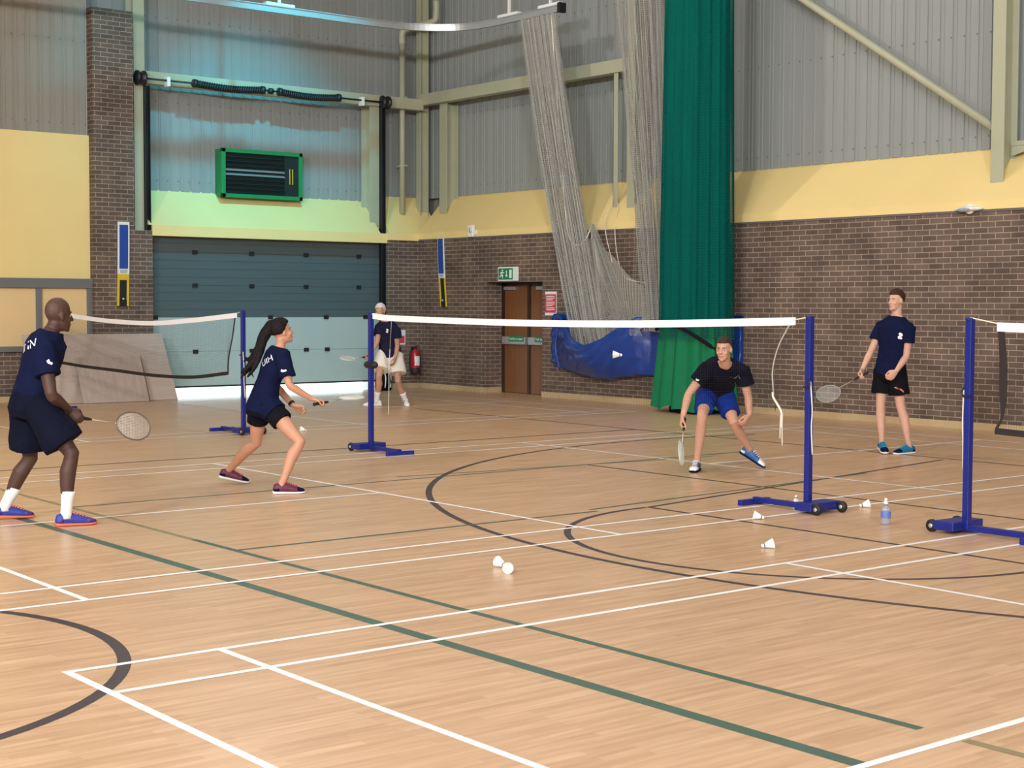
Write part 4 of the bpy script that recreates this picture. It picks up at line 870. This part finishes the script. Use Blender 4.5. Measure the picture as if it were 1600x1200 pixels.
    # ----- hair
    if sp.get('hairstyle') != 'bald':
        h = MB(); P = lambda x, y, z: hc + (r0 * x + f0 * y + u0 * z) * hs
        n, m = 36, 24; rs = []; st = sp.get('hairstyle', 'short')
        for i in range(1, m):
            th = PI * i / m; row = []
            for j in range(n):
                a = 2 * PI * j / n; x, y, z = math.sin(th) * math.cos(a), math.sin(th) * math.sin(a), -math.cos(th)
                line = (.34 if y > .5 else (.34 - (.5 - y) * .80)) if st != 'long' else (.40 if y > .62 else .40 - (.62 - y) * 1.5)
                line = max(line, -.52); k = min(1, max(0, (z - line) / .10 + .5))
                th_ = sp.get('hairth', .010) * (1 + .5 * max(0, z)) ; g = -.022 + k * (.022 + th_)
                row.append(P(x * (.075 + g), -.014 + y * (.096 + g), .036 + z * (.096 + g)))
            rs.append(row)
        h.rings(rs)
        if st == 'long':
            tail = [V(p) for p in sp['tail']]
            for k in range(9):
                o = V((random.uniform(-1, 1), random.uniform(-1, 1), random.uniform(-1, 1)))
                pts = [p + o * (.016 + .062 * (i / (len(tail) - 1)) ** 1.5) for i, p in enumerate(tail)]
                h.tube(spline(pts, 4), [.040 * (1 - .80 * (i / (4 * (len(tail) - 1))) ** 1.6) for i in range(4 * (len(tail) - 1) + 1)], 8, True)
            for k, (p0, p1, p2) in enumerate(sp.get('wisps', ())): h.tube(bez(p0, p1, p2, 6), [.016, .015, .013, .011, .009, .007, .005], 6, True)
        fused('hair', h, hairm, t, .0055, 2, .003, 45)
    # ----- shirt
    sc = sp['shirt']; g = sc.get('grow', .016); b = MB(); hem = sc.get('hem', -.12)
    rows = [(hem, body[1][1] + sc.get('flare', .012), body[1][2] + sc.get('flare', .012), -.005), (hem * .4, body[2][1] + .004, body[2][2] + .004, -.008)] + [r for r in body if .1 < r[0] < .93] + [(.965, .105 if not fem else .085, .072, 0), (1.0, .072 if not fem else .058, .066 if not fem else .056, 0)]
    torso(b, rows, g, 30)
    for k in 'RL':
        sh, el = J['sh' + k], J['el' + k]; ua = el - sh; e = sc.get('sleeve', .62)
        limb(b, [nk - spine.normalized() * .062, sh], [.056 * am + g * .6, .054 * am + g])
        b.tube([sh - ua.normalized() * .03, sh + ua * e * .25, sh + ua * e * .6, sh + ua * e], [.058 * am + g * .9, .058 * am + g, .060 * am + g, .063 * am + g], 18)
    if sc.get('drape'):
        for k in 'RL':
            hp, kn = J['hip' + k], J['kn' + k]; th = kn - hp; e = sc['drape']; gs = sp['shorts'].get('grow', .022)
            b.tube([hp - th.normalized() * .04 + V((0, 0, .05)), hp + th * e * .5, hp + th * e], [.085 * lm, .094 * lm + gs + .010, .094 * lm + gs + .014], 20)
    so, svs, sfs = fused('shirt', b, sc['mat'], t, .008, 2, sc.get('crease', .009), 8)
    bvh = BVHTree.FromPolygons(svs, sfs)
    for d in sc.get('prints', ()): decal(d[0], bvh, d[1], d[2], d[3], d[4], d[5], so, d[6])
    # ----- shorts
    sc = sp['shorts']; g = sc.get('grow', .022); b = MB(); e = sc['len']
    torso(b, [(-.20, body[1][1] * .80, body[1][2] * .8, -.01), (-.10, body[1][1] + .006, body[1][2] + .006, -.01), (.04, body[2][1], body[2][2], -.01), (.15, body[3][1] * 1.01, body[3][2], 0)], g * .75, 26)
    for k in 'RL':
        hp, kn = J['hip' + k], J['kn' + k]; th = kn - hp
        b.tube([hp - th.normalized() * .03, hp + th * e * .4, hp + th * e * .8, hp + th * e], [.092 * lm + g * .8, .092 * lm + g, .088 * lm + g * (1.0 + sc.get('flare', .5)), .086 * lm + g * (1.0 + sc.get('flare', .7))], 20)
    so, svs, sfs = fused('shorts', b, sc['mat'], t, .008, 1, sc.get('crease', .008), 8); bvh = BVHTree.FromPolygons(svs, sfs)
    for d in sc.get('prints', ()): decal(d[0], bvh, d[1], d[2], d[3], d[4], d[5], so, d[6])
    # ----- socks
    if sp.get('sock'):
        for k in 'RL':
            an, kn = J['an' + k], J['kn' + k]; d = kn - an; e = sp['sock'][0] / d.length; b = MB()
            b.tube([an - ank[k][2] * .03, an, an + d * e * .35, an + d * e * .7, an + d * e * .97, an + d * e], [.043, .042, .042, .047, .053, .050], 16); b.build('sock', sp['sock'][1], t)
    return t, J, grips

def L2W(t, p): return Matrix.Rotation(t.rotation_euler.z, 4, 'Z') @ V(p) + t.location
def hold(t, grip, D, Nn, label, along=.085, **kw):
    D = V(D).normalized(); R = Matrix.Rotation(t.rotation_euler.z, 3, 'Z')
    return racket(label, L2W(t, V(grip) - D * along), R @ D, R @ V(Nn), **kw)

def PJ(key, k): return V(POSES[key]['J'][k])
SMUDGE = ([(-.5, -.2), (-.1, -.35), (.5, -.1), (.4, .25), (-.05, .1), (-.4, .3)], [tuple(range(6))])
# 1. tall man at the left edge
rkD = V((.83, .35, -.17)); 
t, J, gr = person('man', 'bald man in navy shirt and long dark shorts at the left edge, holding racket low', dict(
    skin=(74, 48, 40), hair=(40, 30, 28), lips=(92, 54, 50), hairstyle='bald', face=(.88, .46, -.06), headup=(.05, 0, 1), hs=1.0, bw=1.06, arch=-.03, leg=1.06, arm=1.12, foot=1.0,
    shoe=M['shoe_blue'], sole=M['sole_orange'], lace=M['lace_orange'], cap=M['shoe_violet'], sock=(.17, M['sock']), lift={'L': .012},
    hands=dict(R=dict(dir=(.72, -.10, -.68), palm=(.1, .95, -.2), thumb=1), L=dict(dir=(.6, -.2, -.5), palm=(.1, -1, 0), thumb=-1)),
    shirt=dict(mat=M['navy'], hem=-.10, sleeve=.55, grow=.022, prints=(
        (glyphs('INN', .095), PJ('man', 'pr1'), (.82, -.5, .22), (-.1, .3, 1), (-.5, -.85, .25), M['print'], 'back_lettering'), (scaled(SMUDGE, .05), PJ('man', 'pr2'), (.7, -.3, -.6), (.6, -.2, .7), (.1, -1, .1), M['print'], 'sleeve_mark'))),
    shorts=dict(mat=M['navyshort'], len=.80, grow=.034, flare=.7)))
hold(t, gr['R'][0], rkD, (.30, -.9, .35), 'racket with pale strings held low by the man at left edge', frame=(96, 84, 74), shaftc=(176, 160, 120))
MAN = t, J
# 2. woman with long ponytail
t, J, gr = person('woman', 'woman with long dark ponytail, navy shirt and short black shorts, lunging right', dict(
    fem=True, s=.95, skin=(196, 144, 116), hair=(24, 18, 20), lips=(176, 96, 88), hairstyle='long', face=(.90, .36, .20), headup=(-.2, 0, 1), hs=.88, bw=1.0, leg=.93, arm=.86, hand=.9, foot=.92, arch=-.02, hairth=.014,
    tail=[PJ('woman', k) for k in ('t0', 't1', 't2', 't3', 't4')],
    wisps=[tuple(PJ('woman', k) for k in ks) for ks in (('t3', 'w1', 'w2'), ('t3', 't4', 'w3'), ('w0', 'w5', 'w4'), ('t3', 'w5', 'w2'), ('t2', 't4', 'w5'))],
    shoe=M['shoe_plum'], sole=M['white'], lace=M['lace_plum'], cap=M['navy'], lift={'L': .05},
    hands=dict(R=dict(dir=(.93, .25, -.16), palm=(.1, -.2, -1), thumb=-1), L=dict(dir=(.9, -.1, -.2), palm=(.2, -.6, -.8), thumb=1)),
    shirt=dict(mat=M['navy'], hem=-.13, sleeve=.72, grow=.016, drape=.20, prints=(
        (glyphs('UIH', .085), PJ('woman', 'pr1'), (.75, -.55, .5), (-.5, .2, .85), (-.6, -.75, .2), M['print'], 'back_lettering'), (scaled(SMUDGE, .042, 1.2), PJ('woman', 'pr2'), (1, -.2, 0), (0, 0, 1), (.1, -1, .1), M['print'], 'sleeve_mark'))), shorts=dict(mat=M['black_cloth'], len=.44, grow=.012, flare=.4)))
hold(t, gr['R'][0], (.62, .78, .06), (.1, -.05, 1), 'dark-gripped racket held forward flat by the ponytailed woman', along=.07, frame=(150, 168, 160))
w = MB(); d = (J['wrL'] - J['elL']).normalized(); w.tube([J['wrL'] - d * .035, J['wrL'] - d * .012], .030, 16); w.tube([J['wrL'] - d * .033 + V((0, -.022, .012)), J['wrL'] - d * .014 + V((0, -.022, .012))], .018, 12); w.build('wrist_watch', M['watch'], t)
WOMAN = t, J
# 3. older man far back
t, J, gr = person('old', 'white-haired man in navy shirt and white shorts behind the net post', dict(
    skin=(186, 140, 118), hair=(206, 206, 204), lips=(170, 110, 100), hairstyle='short', face=(-.40, -.9, -.08), bw=1.0, arch=-.05, hairth=.014, leg=.96, arm=.95,
    shoe=M['white'], sole=M['white'], lace=M['white'], stripes=M['rubber'], sock=(.15, M['sock']),
    hands=dict(R=dict(dir=(-.8, -.45, -.3), palm=(.4, -.2, -.9), thumb=1), L=dict(dir=(-.25, -.35, -.9), palm=(-.9, .2, .1), curl=.5, thumb=-1)),
    shirt=dict(mat=M['navy'], hem=-.02, sleeve=.5, grow=.026, prints=((scaled(CREST, .055, .8), PJ('old', 'pr1'), (1, -.2, 0), (0, 0, 1), (-.2, -1, 0), M['print'], 'chest_crest'),)), shorts=dict(mat=M['wcloth'], len=.70, grow=.036, flare=.6)))
hold(t, gr['R'][0], (-.66, -.74, -.02), (.0, -.45, .9), 'pale racket held out by the white-haired older man', frame=(214, 216, 214))
OLD = t, J
# 4. crouching player
t, J, gr = person('crouch', 'crouching man in dark shirt and royal blue shorts by green curtain', dict(
    skin=(202, 154, 130), hair=(58, 46, 40), lips=(170, 104, 94), hairstyle='short', face=(-.34, -.92, -.10), bw=1.04, arch=-.04, leg=.96, hairth=.005,
    shoe=M['shoe_teal'], sole=M['navy'], lace=M['white'], cap=M['white'], lift={'L': .06},
    hands=dict(R=dict(dir=(-.2, -.35, -.9), palm=(.9, -.1, -.2), thumb=1), L=dict(dir=(-.45, -.3, -.8), palm=(-.7, .4, .2), thumb=-1)),
    shirt=dict(mat=M['navy2'], hem=-.04, sleeve=.55, grow=.024, prints=((scaled(SMUDGE, .10), PJ('crouch', 'pr1'), (1, .1, .25), (-.2, 0, 1), (0, -1, .1), M['print'], 'chest_mark'), (scaled(SMUDGE, .036), PJ('crouch', 'pr2'), (1, 0, -.3), (.2, 0, 1), (-.3, -1, 0), M['print'], 'sleeve_mark'))),
    shorts=dict(mat=M['royal'], len=.72, grow=.022, flare=-.45, crease=.012)))
hold(t, gr['R'][0], (-.05, -.84, -.54), (.97, -.2, .1), 'racket hanging edge-on from the crouching player', along=.10, frame=(200, 206, 204))
CROUCH = t, J
# 5. standing player on the right
t, J, gr = person('stand', 'young man standing relaxed in navy shirt and black shorts at brick wall', dict(
    skin=(206, 160, 138), hair=(58, 44, 36), lips=(176, 112, 104), hairstyle='short', face=(-.70, -.71, 0), bw=1.0, leg=.94, arm=.95, hairth=.011,
    shoe=M['shoe_teal2'], sole=M['white'], lace=M['lace_teal'], cap=M['navy'], lift={'R': .03},
    hands=dict(R=dict(dir=(-.3, -.5, -.8), palm=(.85, -.5, .0), thumb=1), L=dict(dir=(-.62, -.35, -.7), palm=(-.5, .8, .1), thumb=-1)),
    shirt=dict(mat=M['navy'], hem=-.06, sleeve=.52, grow=.022, prints=((scaled(CREST, .06, .75), PJ('stand', 'pr1'), (.85, -.5, 0), (0, 0, 1), (-.5, -.86, 0), M['print'], 'chest_crest'),)),
    shorts=dict(mat=M['black_cloth'], len=.68, grow=.024, flare=.35, prints=((scaled(CAT, .055), PJ('stand', 'pr2'), (.9, -.4, 0), (0, 0, 1), (-.4, -.9, 0), M['orange'], 'leaping_mark'),))))
hold(t, gr['R'][0], (-.76, -.50, -.42), (.05, -.75, .65), 'racket held out low by the young standing man', along=.07, frame=(150, 150, 148), shaftc=(170, 160, 130))
STAND = t, J
